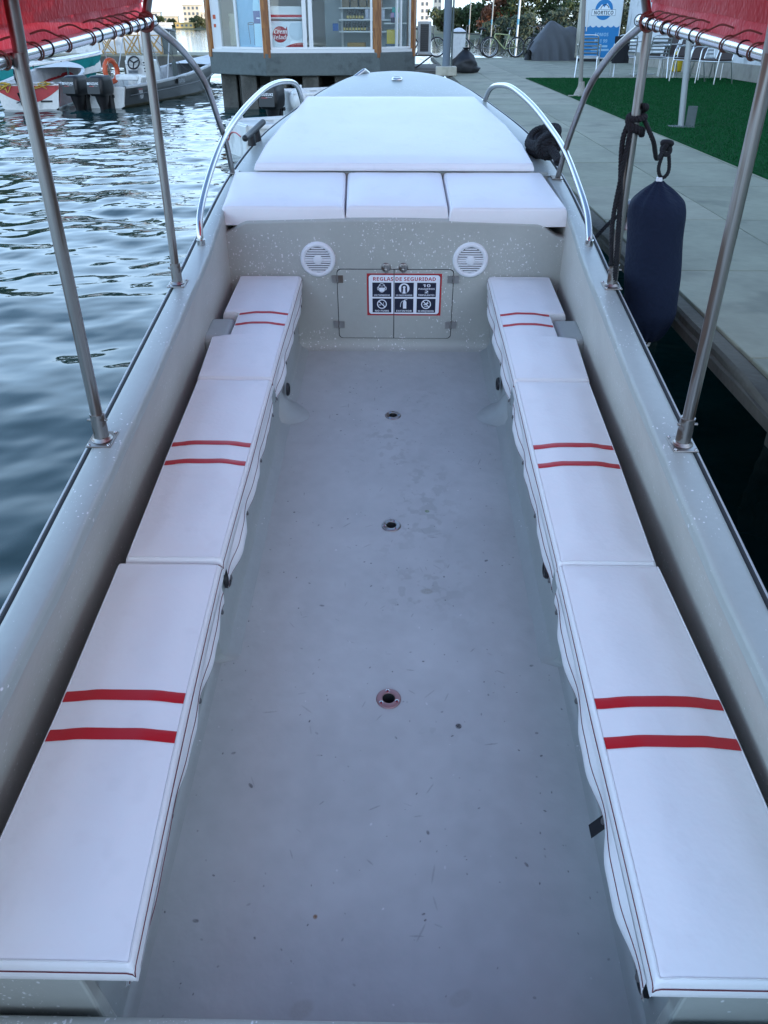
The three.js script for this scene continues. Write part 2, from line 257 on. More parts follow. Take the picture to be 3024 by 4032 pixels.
// ---------------------------------------------------------------- quay on the right
{
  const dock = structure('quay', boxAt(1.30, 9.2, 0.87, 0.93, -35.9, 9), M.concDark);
  const vars = [];
  const slab = (x0, x1, z0, z1) => {
    const key = `${(x1 - x0).toFixed(3)}_${(z1 - z0).toFixed(3)}`; let v = vars.find(q => q[0] === key);
    if (!v) { v = [key, uvBox(box(x1 - x0 - 0.008, 0.07, z1 - z0 - 0.008, 0.006))]; vars.push(v); }
    const o = new THREE.Mesh(v[1], M.slab[Math.floor(rnd() * 4)]); o.name = 'paving_slab'; o.position.set((x0 + x1) / 2, 0.966 + rr(-0.0015, 0.0015), (z0 + z1) / 2); o.castShadow = o.receiveShadow = true; dock.add(o);
  };
  for (let k = 0; k < 30; k++) { const z1 = 0.9 - k * 1.22; slab(1.32, 2.10, z1 - 1.22, z1); slab(2.10, 2.96, z1 - 1.22, z1); }
  for (let k = 0; k < 12; k++) for (let i = 0; i < 5; i++) slab(2.96 + i * 0.99, 2.96 + (i + 1) * 0.99, -20.6 - (k + 1) * 1.22, -20.6 - k * 1.22);
  for (let k = 0; k < 8; k++) slab(2.96 + 0, 7.91, 0.9 - 1.22 * (k + 1) * 2.2, 0.9 - 1.22 * k * 2.2);
  // weathered edge strip and stained fascia with timber rubbing strake
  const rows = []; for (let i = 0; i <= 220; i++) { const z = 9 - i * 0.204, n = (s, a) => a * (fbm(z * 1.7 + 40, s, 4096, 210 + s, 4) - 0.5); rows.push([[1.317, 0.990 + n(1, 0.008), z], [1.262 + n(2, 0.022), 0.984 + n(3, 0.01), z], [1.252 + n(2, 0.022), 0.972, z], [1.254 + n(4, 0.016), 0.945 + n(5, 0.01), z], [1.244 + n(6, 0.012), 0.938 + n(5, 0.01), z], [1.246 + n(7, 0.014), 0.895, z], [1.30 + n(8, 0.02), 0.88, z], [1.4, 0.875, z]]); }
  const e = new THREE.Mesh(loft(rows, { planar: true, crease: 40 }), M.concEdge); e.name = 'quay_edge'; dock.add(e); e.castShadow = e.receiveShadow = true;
  const pile = rod([0, -1.5, 0], [0, 0.87, 0], 0.16, 0.16, 14);
  for (let k = 0; k < 13; k++) { const o = new THREE.Mesh(pile, M.concDark); o.name = 'pile'; o.position.set(2.3, 0, 2 - k * 3); dock.add(o); }
  const t = structure('artificial_turf', boxAt(2.985, 7.66, 0.99, 1.018, -20.9, 9, 0.004), M.turf);
  t.userData.label = 'dark green artificial turf laid on the quay';
  const bl = new THREE.BufferGeometry(); bl.setAttribute('position', new THREE.Float32BufferAttribute([-0.004, 0, 0, 0.004, 0, 0, 0.001, 0.022, 0.004, 0.002, 0, -0.004, 0.002, 0, 0.004, -0.003, 0.019, 0], 3)); bl.computeVertexNormals();
  const N = 90000, im = new THREE.InstancedMesh(bl, mat(0.010, 0.095, 0.026, 0.95, { specularIntensity: 0.2 }), N), m4 = new THREE.Matrix4(), q4 = new THREE.Quaternion(), col = new THREE.Color(); seed = 411;
  for (let i = 0; i < N; i++) { const z = -5.5 - 15.3 * Math.pow(rnd(), 1.2); q4.setFromEuler(new THREE.Euler(rr(-0.5, 0.5), rr(0, 6.28), rr(-0.5, 0.5))); m4.compose(V(rr(2.99, 7.6), 1.016, z), q4, V(1, rr(0.6, 1.3), 1)); im.setMatrixAt(i, m4); const k = rr(0.55, 1.3); im.setColorAt(i, col.setRGB(k * rr(0.8, 1.3), k, k)); }
  im.name = 'turf_fibres'; im.userData.kind = 'stuff'; im.userData.label = 'short green plastic fibres of the artificial turf'; im.userData.category = 'turf'; scene.add(im);
}
// ---------------------------------------------------------------- white building along the quay (its length and height out of view are set to keep the low sun off the marina)
{
  const b = thing('white_building', 'tall plain white rendered building wall along the quay', 'building', [9.7, 1, -3]);
  part('wall', boxAt(7.70, 11.7, 0.93, 5.1, -31.0, 34), M.wallWhite, b);
  part('skirting', boxAt(7.662, 7.70, 0.93, 1.34, -30.9, 33.9, 0.01), M.skirt, b);
  part('parapet', boxAt(7.55, 11.85, 5.1, 5.3, -31.15, 34.15), M.wallWhite, b);
  part('wall_bracket', merge([boxAt(7.50, 7.70, 2.40, 2.44, -22.33, -22.27), boxAt(7.5, 7.53, 2.36, 2.50, -22.36, -22.24)]), M.darkMetal, b);
}

// ================================================================ THE BOAT (boat frame: x starboard, y up from the cockpit floor, z = -d, d metres ahead of the camera)
const P = (x, h, d) => [x, h, -d];
const go = table([-1.4, 0, 1.15, 1.6, 2.45, 3.2, 3.7, 4.5, 5.16, 5.83, 6.2, 6.5, 6.65, 6.7], [0.79, 0.815, 0.836, 0.852, 0.884, 0.912, 0.925, 0.905, 0.81, 0.615, 0.495, 0.355, 0.19, 0.02]);
const hg = table([-1.4, 3.2, 3.7, 4.45, 5.2, 5.83, 6.2, 6.5, 6.7], [0.70, 0.70, 0.716, 0.78, 0.862, 0.922, 0.95, 0.966, 0.975]);
const gi = d => go(d) - table([0, 1.6, 3.4, 3.95, 4.5], [0.07, 0.088, 0.085, 0.062, 0.08])(d) + 0.008 * (fbm(d * 3 + 9, 2, 512, 301, 3) - 0.5);
const boat = thing('tour_boat', 'open grey passenger boat with long side benches, moored beside the quay', 'boat', P(0, 0, 2.5), { boat: true });
{
  const ds = []; for (let d = -1.35; d < 4.451; d += 0.05) ds.push(Math.min(d, 4.45));
  for (const s of [-1, 1]) {
    const R1 = [], R2 = [], R3 = [];
    for (const d of ds) {
      const o = go(d), i = gi(d), h = hg(d), w = 0.004 * (fbm(d * 2.2 + 30, 5, 512, 303, 3) - 0.5);
      R1.push([[o, h - 0.06], [o + 0.002, h - 0.010], [o - 0.004, h - 0.002], [o - 0.014, h + 0.001], [lerp(o, i, 0.5), h + 0.003 + w], [i + 0.012, h + 0.002 + w], [i + 0.004, h - 0.001], [i + 0.0005, h - 0.007], [i, h - 0.032]].map(q => P(s * q[0], q[1], d)));
      const wb = d > 3.93 ? i + 0.005 : 0.866 - 0.004 * (d / 4);
      R2.push([[i, h - 0.032], [lerp(i, wb, 0.12), h - 0.06], [lerp(i, wb, 0.4), 0.58], [lerp(i, wb, 0.75), 0.46], [wb, 0.345], [wb - 0.01, 0.20], [wb - 0.02, 0.06]].map(q => P(s * q[0], q[1] + (q[1] < 0.6 ? 0.003 * (fbm(d * 4, q[1] * 9, 512, 307, 2) - 0.5) : 0), d)));
    }
    part('gunwale', loft(R1, { crease: 48 }), M.gel, boat); part('inner_side', loft(R2), M.gelSide, boat);
    const R4 = []; for (let d = -1.35; d <= 6.66; d += 0.06) { const o = go(d) + 0.010, h = hg(d) - 0.026; R4.push(V(...P(s * o, h, d))); }
    const rail = part('rub_rail', tube(curve(R4), 0.013, 150, 8), M.matteBlack, boat);
    part('rub_strip', tube(curve(R4.map(p => p.clone().add(V(s * 0.010, 0.002, 0)))), 0.008, 150, 6), M.boatGreyIn, rail);
  }
  // outer hull
  const rows = []; for (let k = 0; k <= 110; k++) {
    const d = lerp(-1.4, 6.69, k / 110), o = go(d), h = hg(d), t = smooth(3.2, 6.6, d), kb = lerp(-0.38, h - 0.12, Math.pow(t, 2.2)), r = [];
    for (let j = 0; j <= 20; j++) { const q = j / 10 - 1, a = Math.abs(q), x = o * (a > 0.55 ? lerp(1.12 - 0.5 * t, 1, (a - 0.55) / 0.45) : a / 0.55 * (1.12 - 0.5 * t)), y = a > 0.55 ? lerp(lerp(-0.12, kb + 0.12, t), h - 0.03, (a - 0.55) / 0.45) : lerp(kb, lerp(-0.12, kb + 0.12, t), a / 0.55); r.push(P(Math.sign(q) * x, y, d)); }
    rows.push(r);
  }
  part('hull', loft(rows), M.boatGreyIn, boat);
  part('transom', extrude([[-0.79, 0.68], [-0.87, -0.1], [0, -0.37], [0.87, -0.1], [0.79, 0.68]], 0.05).translate(0, 0, 1.36), M.boatGreyIn, boat);
  // floor with three through fittings
  const fl = new THREE.ShapeGeometry((() => { const s = new THREE.Shape([[-0.65, -0.56], [0.65, -0.56], [0.65, -3.97], [-0.65, -3.97]].map(p => new THREE.Vector2(p[0], -p[1]))); for (const d of [1.52, 2.371, 3.22]) { const h = new THREE.Path(); h.absarc(0, d, 0.0185, 0, Math.PI * 2, true); s.holes.push(h); } return s; })(), 24);
  { const p = fl.attributes.position, uv = new Float32Array(p.count * 2); for (let i = 0; i < p.count; i++) { uv[2 * i] = p.getX(i) + 0.65; uv[2 * i + 1] = p.getY(i) - 0.45; } fl.setAttribute('uv', new THREE.BufferAttribute(uv, 2)); }
  fl.rotateX(-Math.PI / 2);
  part('cockpit_floor', fl, M.floor, boat);
  const ring = lathe([[0.019, -0.004], [0.019, 0.0035], [0.022, 0.005], [0.034, 0.005], [0.038, 0.002], [0.0385, 0]], 40), cup = lathe([[0.0185, 0.003], [0.0185, -0.05], [0, -0.05]], 24), screw = lathe([[0, 0.0022], [0.0045, 0.0018], [0.006, 0]], 12), slot = merge([box(0.008, 0.0006, 0.0013), box(0.0013, 0.0006, 0.008)]);
  const pinkish = mat(0.36, 0.22, 0.22, 0.45, { metalness: 0.5 });
  [[1.52, pinkish, 0.4], [2.371, M.steelStain, 0.9], [3.22, M.steelStain, 0]].forEach(([d, m, a]) => {
    const f = put('floor_socket', ring, m, boat, P(0, 0.0005, d)); put('socket_cup', cup, M.matteBlack, boat, P(0, 0, d));
    for (let k = 0; k < 3; k++) { const q = a + k * 2.094; const sc = new THREE.Mesh(screw, M.steel); sc.name = 'screw'; sc.position.set(0.028 * Math.cos(q), 0.005, 0.028 * Math.sin(q)); f.add(sc); const sl = new THREE.Mesh(slot, M.black); sl.name = 'screw_slot'; sl.position.set(0.028 * Math.cos(q), 0.0072, 0.028 * Math.sin(q)); f.add(sl); }
  });
  // bench bases with a coved foot; the last stretch towards the stern is set further back
  for (const s of [-1, 1]) {
    const rowsB = []; const sec = (d, f, cove) => rowsB.push([[0.775, 0.06], [0.772, 0.30], [0.765, 0.335], [f + 0.018, 0.352], [f + 0.006, 0.350], [f, 0.338], [f + 0.004, 0.2], [f + 0.006, cove], [f + 0.002 - cove * 0.25, cove * 0.35], [f - cove, 0.002], [f - cove - 0.03, -0.004]].map(q => P(s * q[0], q[1] + 0.002 * (fbm(d * 5, q[1] * 9, 512, 311, 2) - 0.5) * (q[1] > 0.01 ? 1 : 0), d)));
    for (let d = 0.60; d < 1.66; d += 0.05) sec(d, 0.562, 0.012);
    sec(1.655, 0.562, 0.012); sec(1.672, 0.535, 0.034);
    for (let d = 1.70; d < 3.97; d += 0.05) sec(d, 0.533 - 0.012 * smooth(3.2, 3.5, d), 0.034 + 0.006 * fbm(d * 6, 1, 512, 313, 2));
    part('bench_base', loft(rowsB, { crease: 40 }), M.gelPlain, boat);
    part('bench_end', extrude([[0.555, 0.002], [0.79, 0.002], [0.79, 0.338], [0.575, 0.350], [0.560, 0.335]].map(([x, y]) => [s * x, y]), 0.02, 0.006).translate(0, 0, -0.615), M.gelDense, boat);
    // moulded fairing on the floor where the forward section begins
    const fr = []; for (let k = 0; k <= 8; k++) { const t = k / 8, d = lerp(3.12, 3.36, t), w = 0.10 * Math.sin(Math.PI * Math.pow(t, 0.7)); fr.push([[0.54, 0.10 * Math.sin(Math.PI * t) + 0.01], [0.52 - w * 0.3, 0.035 * Math.sin(Math.PI * t) + 0.004], [0.50 - w, 0.0015]].map(q => P(s * q[0], q[1], d))); }
    part('floor_fairing', loft(fr), M.gelPlain, boat);
    // moulded block in the notch of the forward seat
    part('post_block', uvBox(new RoundedBoxGeometry(0.13, 0.30, 0.225, 3, 0.03).translate(s * 0.812, 0.245, -3.345)), M.gelPlain, boat);
  }
  // forward bulkhead with its raised, chamfered lip
  const bk = []; const rim = table([-0.9, -0.86, -0.765, -0.735, 0, 0.70, 0.735, 0.83, 0.9], [0.628, 0.63, 0.684, 0.690, 0.703, 0.684, 0.676, 0.618, 0.615]);
  for (let k = 0; k <= 100; k++) { const x = lerp(-0.9, 0.9, k / 100), t = rim(x); bk.push([[x, 0.60, -4.06], [x, t - 0.012, -4.035], [x, t - 0.002, -4.025], [x, t, -4.012], [x, t, -3.975], [x, t - 0.004, -3.963], [x, t - 0.016, -3.957], [x, 0.5, -3.957], [x, 0.25, -3.957], [x, 0.06, -3.957], [x, 0.018, -3.952], [x, 0.003, -3.93], [x, -0.003, -3.90]]); }
  part('bulkhead', loft(bk, { planar: true }), M.gelDense, boat);
  part('stern_thwart', boxAt(-0.88, 0.88, 0.0, 0.225, -0.575, 1.3, 0.02), M.gelDense, boat);
  // recessed ledge and riser, then the foredeck
  const ledge = []; for (const [d, h] of [[4.0, 0.655], [4.2, 0.675], [4.43, 0.705], [4.455, 0.715], [4.462, 0.80]]) { const r = []; for (let k = 0; k <= 24; k++) { const q = k / 12 - 1; r.push(P(q * (gi(d) + 0.004), h + 0.02 * (1 - q * q) * (h > 0.75 ? 1 : 0), d)); } ledge.push(r); }
  part('cushion_ledge', loft(ledge, { crease: 40, planar: true }), M.gel, boat);
  const dk = []; for (let k = 0; k <= 70; k++) { const t = k / 70, d = lerp(4.452, 6.70, 1 - Math.pow(1 - t, 1.7)), r = [], o = go(d); for (let j = 0; j <= 30; j++) { const q = j / 15 - 1, e = Math.abs(q); r.push(P(q * o, hg(d) + 0.028 * (1 - q * q) * Math.min(1, o / 0.6) - 0.012 * smooth(0.985, 1, e) + 0.003 * (fbm(q * 5 + 9, d * 3, 512, 321, 2) - 0.5), d)); } dk.push(r); }
  part('foredeck', loft(dk, { planar: true }), M.gel, boat);
  // fill cap on the foredeck
  const cap = lathe([[0, 0.010], [0.022, 0.011], [0.026, 0.014], [0.034, 0.012], [0.038, 0.004], [0.040, 0]], 32);
  put('deck_filler_cap', cap, M.steel, boat, P(0.0, hg(6.28) + 0.026, 6.28));
  part('bow_roller', merge([rod(P(-0.32, 0.955, 6.52), P(-0.25, 0.99, 6.60), 0.016), rod(P(-0.25, 0.99, 6.60), P(-0.22, 0.965, 6.62), 0.02)]), M.steel, boat);
  // hatch doors
  const B = -3.957;
  const door = (x0, x1, left) => {
    const rO = left ? [0.022, 0.003, 0.003, 0.022] : [0.003, 0.022, 0.022, 0.003];
    part('hatch_gap', extrude(roundRect(x0 - 0.0035, x1 + 0.0035, 0.0595, 0.4485, ...rO), 0.0012).translate(0, 0, B + 0.0004), M.matteBlack, boat);  // dark panel stands in for the gap line round the door
    const d = part('hatch_door', uvBox(extrude(roundRect(x0, x1, 0.063, 0.445, ...rO), 0.003, 0.001).translate(0, 0, B + 0.001)), M.gelDense, boat);
    const hx = left ? x0 : x1;
    for (const y of [0.395, 0.14]) {
      const h = part('hinge', merge([boxAt(hx - 0.030, hx - 0.004, y - 0.02, y + 0.02, B + 0.0035, B + 0.007), boxAt(hx + 0.004, hx + 0.030, y - 0.02, y + 0.02, B + 0.0052, B + 0.0082), rod([hx, y - 0.021, B + 0.008], [hx, y + 0.021, B + 0.008], 0.0045)]), M.steelStain, d);
    }
    const lx = left ? -0.045 : 0.045;
    part('latch', merge([lathe([[0, 0.008], [0.019, 0.008], [0.024, 0.004], [0.025, 0]], 24).rotateX(Math.PI / 2).translate(lx, 0.456, B + 0.001), boxAt(lx - 0.006, lx + 0.006, 0.43, 0.476, B + 0.009, B + 0.017, 0.003), lathe([[0, 0.004], [0.008, 0.003], [0.009, 0]], 12).rotateX(Math.PI / 2).translate(lx, 0.447, B + 0.015)]), M.steelStain, d);
    return d;
  };
  const dl = door(-0.301, -0.0045, true), dr = door(-0.0005, 0.308, false);
  const signTex = drawn(1536, 900, (c, w, h) => {
    const rr_ = (x, y, ww, hh, r) => { c.beginPath(); c.moveTo(x + r, y); c.arcTo(x + ww, y, x + ww, y + hh, r); c.arcTo(x + ww, y + hh, x, y + hh, r); c.arcTo(x, y + hh, x, y, r); c.arcTo(x, y, x + ww, y, r); c.closePath(); };
    c.fillStyle = '#b3232b'; c.fillRect(0, 0, w, h);
    c.fillStyle = '#2a1420'; rr_(28, 22, w - 56, h - 44, 64); c.fill();
    c.fillStyle = '#e9ecf2'; rr_(38, 32, w - 76, h - 64, 58); c.fill();
    c.fillStyle = '#a8202a'; c.textAlign = 'center'; c.textBaseline = 'alphabetic';
    const fit = (t, x, y, size, width, font = 'sans-serif') => { c.font = `bold ${size}px ${font}`; const m = c.measureText(t).width || width; c.save(); c.translate(x, y); c.scale(width / m, 1); c.fillText(t, 0, 0); c.restore(); };
    fit('REGLAS DE SEGURIDAD', 768, 150, 104, 1300);
    const X = [112, 572, 1032], Y = [190, 530], bw = 392, bh = 306; c.fillStyle = '#141a33';
    for (const x of X) for (const y of Y) c.fillRect(x, y, bw, bh);
    c.fillStyle = '#e9ecf2'; c.strokeStyle = '#e9ecf2'; c.lineCap = 'round';
    const cap_ = [['USE TAPABOCAS', 0, 0, 330], ['USE CHALECO SALVAVIDAS', 1, 0, 340], ['NO FUME', 0, 1, 300], ['EXTINTOR', 1, 1, 330], ['NO ARROJE BASURA', 2, 1, 335]];
    cap_.forEach(([t, i, j, ww]) => fit(t, X[i] + bw / 2, Y[j] + bh - 18, 52, ww));
    fit('10', X[2] + 196, Y[0] + 90, 84, 170); fit('PASAJEROS', X[2] + 196, Y[0] + 148, 48, 340); fit('2', X[2] + 196, Y[0] + 222, 76, 90); fit('TRIPULANTES', X[2] + 196, Y[0] + 282, 48, 340);
    { const x = X[0] + 196, y = Y[0] + 120; c.lineWidth = 11; c.beginPath(); c.ellipse(x, y - 8, 66, 92, 0, 0, 7); c.stroke(); c.beginPath(); c.ellipse(x - 76, y + 4, 16, 32, 0, 0, 7); c.stroke(); c.beginPath(); c.ellipse(x + 76, y + 4, 16, 32, 0, 0, 7); c.stroke(); c.beginPath(); c.moveTo(x - 56, y - 4); c.quadraticCurveTo(x, y - 26, x + 56, y - 4); c.lineTo(x + 46, y + 52); c.quadraticCurveTo(x, y + 96, x - 46, y + 52); c.closePath(); c.fill(); c.lineWidth = 8; c.beginPath(); c.moveTo(x - 50, y - 62); c.quadraticCurveTo(x, y - 30, x + 50, y - 62); c.stroke(); }
    { const x = X[1] + 196, y = Y[0] + 122; c.beginPath(); c.arc(x, y, 110, 0, 7); c.fill(); c.fillStyle = '#141a33'; c.beginPath(); c.moveTo(x - 62, y + 92); c.lineTo(x - 62, y - 10); c.arc(x, y - 20, 62, Math.PI, 0); c.lineTo(x + 62, y + 92); c.lineTo(x + 28, y + 92); c.lineTo(x + 18, y); c.lineTo(x - 18, y); c.lineTo(x - 28, y + 92); c.closePath(); c.fill(); c.fillStyle = '#e9ecf2'; c.beginPath(); c.arc(x, y - 24, 28, 0, 7); c.fill(); c.fillRect(x - 10, y, 20, 90); }
    { const x = X[0] + 196, y = Y[1] + 122; c.lineWidth = 20; c.beginPath(); c.arc(x, y, 92, 0, 7); c.stroke(); c.beginPath(); c.moveTo(x - 62, y - 62); c.lineTo(x + 62, y + 62); c.stroke(); c.lineWidth = 7; c.strokeRect(x - 62, y + 12, 40, 14); c.beginPath(); c.moveTo(x + 42, y - 40); c.quadraticCurveTo(x + 20, y - 10, x + 44, y + 14); c.stroke(); }
    { const x = X[1] + 210, y = Y[1] + 130; c.fillRect(x - 34, y - 50, 70, 138); c.beginPath(); c.arc(x + 1, y - 50, 35, Math.PI, 0); c.fill(); c.fillRect(x - 8, y - 108, 18, 30); c.lineWidth = 11; c.beginPath(); c.moveTo(x - 2, y - 96); c.lineTo(x + 48, y - 112); c.moveTo(x - 2, y - 86); c.quadraticCurveTo(x - 92, y - 84, x - 88, y + 50); c.stroke(); }
    { const x = X[2] + 196, y = Y[1] + 122; c.lineWidth = 20; c.beginPath(); c.arc(x, y, 92, 0, 7); c.stroke(); c.beginPath(); c.moveTo(x - 62, y - 62); c.lineTo(x + 62, y + 62); c.stroke(); c.lineWidth = 18; c.beginPath(); c.moveTo(x + 36, y - 54); c.lineTo(x - 6, y + 4); c.lineTo(x - 44, y + 10); c.stroke(); c.beginPath(); c.moveTo(x - 4, y + 2); c.lineTo(x + 40, y - 20); c.stroke(); c.beginPath(); c.arc(x - 18, y + 46, 13, 0, 7); c.arc(x + 14, y + 52, 11, 0, 7); c.fill(); }
  });
  const ms = mat(1, 1, 1, 0.35, { map: signTex });
  const sx0 = -0.146, sx1 = 0.249, sy0 = 0.195, sy1 = 0.426, gap = -0.0025;
  [[dl, sx0, gap - 0.0022], [dr, gap + 0.0022, sx1]].forEach(([d, a, b]) => {
    const g = new THREE.BoxGeometry(b - a, sy1 - sy0, 0.0008), p = g.attributes.position, uv = g.attributes.uv; g.translate((a + b) / 2, (sy0 + sy1) / 2, B + 0.0056);
    for (let i = 0; i < p.count; i++) uv.setXY(i, (p.getX(i) - sx0) / (sx1 - sx0), (p.getY(i) - sy0) / (sy1 - sy0));
    part('safety_sign', g, ms, d, 'half of the red bordered safety rules sign on the hatch doors');
  });
  // loudspeakers
  const rimS = lathe([[0.066, 0.004], [0.068, 0.012], [0.074, 0.016], [0.084, 0.016], [0.090, 0.010], [0.0915, 0]], 48), back = new THREE.CylinderGeometry(0.067, 0.067, 0.004, 40), capS = lathe([[0, 0.017], [0.018, 0.016], [0.0235, 0.012], [0.024, 0.006]], 28);
  for (const x of [-0.398, 0.392]) {
    const q = rotE(Math.PI / 2, 0, 0), s = put('speaker', rimS, M.whitePlastic, boat, [x, 0.498, B], q);
    const k = new THREE.Mesh(back, M.matteBlack); k.name = 'speaker_cone'; k.position.y = 0.003; s.add(k);
    for (let i = -5; i <= 5; i++) { const z = i * 0.0118, half = Math.sqrt(0.067 ** 2 - z * z); const g = new THREE.Mesh(box(2 * half, 0.005, i === 0 ? 0.011 : 0.0068), M.whitePlastic); g.name = 'grille_bar'; g.position.set(0, 0.0095, z); s.add(g); }
    const c = new THREE.Mesh(capS, M.whitePlastic); c.name = 'speaker_cap'; s.add(c);
  }
  // black courtesy-light rings on the bench faces
  const ringL = lathe([[0.016, 0.008], [0.018, 0.013], [0.026, 0.013], [0.031, 0.008], [0.032, 0]], 28), lens = lathe([[0, 0.009], [0.012, 0.008], [0.017, 0.004]], 20);
  for (const [s, d, y] of [[-1, 3.32, 0.085], [1, 3.38, 0.09], [1, 1.955, 0.15], [-1, 1.84, 0.20], [1, 0.70, 0.095]]) { const r = put('step_light', ringL, M.black, boat, P(s * (d < 1.66 ? 0.561 : d > 3.2 ? 0.518 : 0.533), y, d), face(-s, 0, 0)); const l = new THREE.Mesh(lens, M.darkMetal); l.name = 'step_light_lens'; r.add(l); }
  // pulpit rails
  const railL = [[-0.889, 0.70, 3.54], [-0.891, 0.76, 3.55], [-0.893, 0.836, 3.631], [-0.891, 0.918, 3.862], [-0.883, 0.994, 4.17], [-0.872, 1.03, 4.48], [-0.833, 1.071, 4.79], [-0.778, 1.098, 5.166], [-0.71, 1.095, 5.402], [-0.649, 1.045, 5.609], [-0.621, 0.90, 5.708]];
  const railR = [[0.891, 0.70, 3.555], [0.891, 0.74, 3.565], [0.895, 0.811, 3.70], [0.889, 0.873, 3.935], [0.88, 0.938, 4.304], [0.853, 0.98, 4.656], [0.797, 1.03, 5.04], [0.722, 1.064, 5.359], [0.67, 1.057, 5.538], [0.617, 1.01, 5.72], [0.585, 0.89, 5.829]];
  for (const r of [railL, railR]) { const o = part('pulpit_rail', tube(curve(r.map(p => P(...p))), 0.0155, 90, 14), M.steel, boat); for (const e of [r[0], r[r.length - 1]]) part('rail_foot', rod(P(e[0], e[1] + 0.005, e[2]), P(e[0], e[1] + 0.035, e[2]), 0.019), M.steel, o); }
  // black mooring cleat to port
  const c0 = [-0.845, hg(4.98), 4.98]; const cl = part('mooring_cleat', capped(curve([P(-0.868, c0[1] + 0.06, 4.80), P(-0.862, c0[1] + 0.058, 4.88), P(-0.848, c0[1] + 0.062, 4.98), P(-0.832, c0[1] + 0.068, 5.08), P(-0.815, c0[1] + 0.075, 5.16)]), 0.018), M.black, boat);
  for (const d of [4.93, 5.04]) part('cleat_foot', rod(P(-0.855 + (d - 4.93) * 0.15, c0[1] - 0.005, d), P(-0.855 + (d - 4.93) * 0.15, c0[1] + 0.062, d), 0.026, 0.017), M.black, cl);
  // loose black strap under the starboard bench
  part('strap', loft([[[0.560, 0.30, -1.00], [0.560, 0.30, -1.035]], [[0.535, 0.20, -1.00], [0.535, 0.20, -1.035]], [[0.49, 0.16, -0.985], [0.49, 0.16, -1.02]]]), M.blackRough, boat);
}

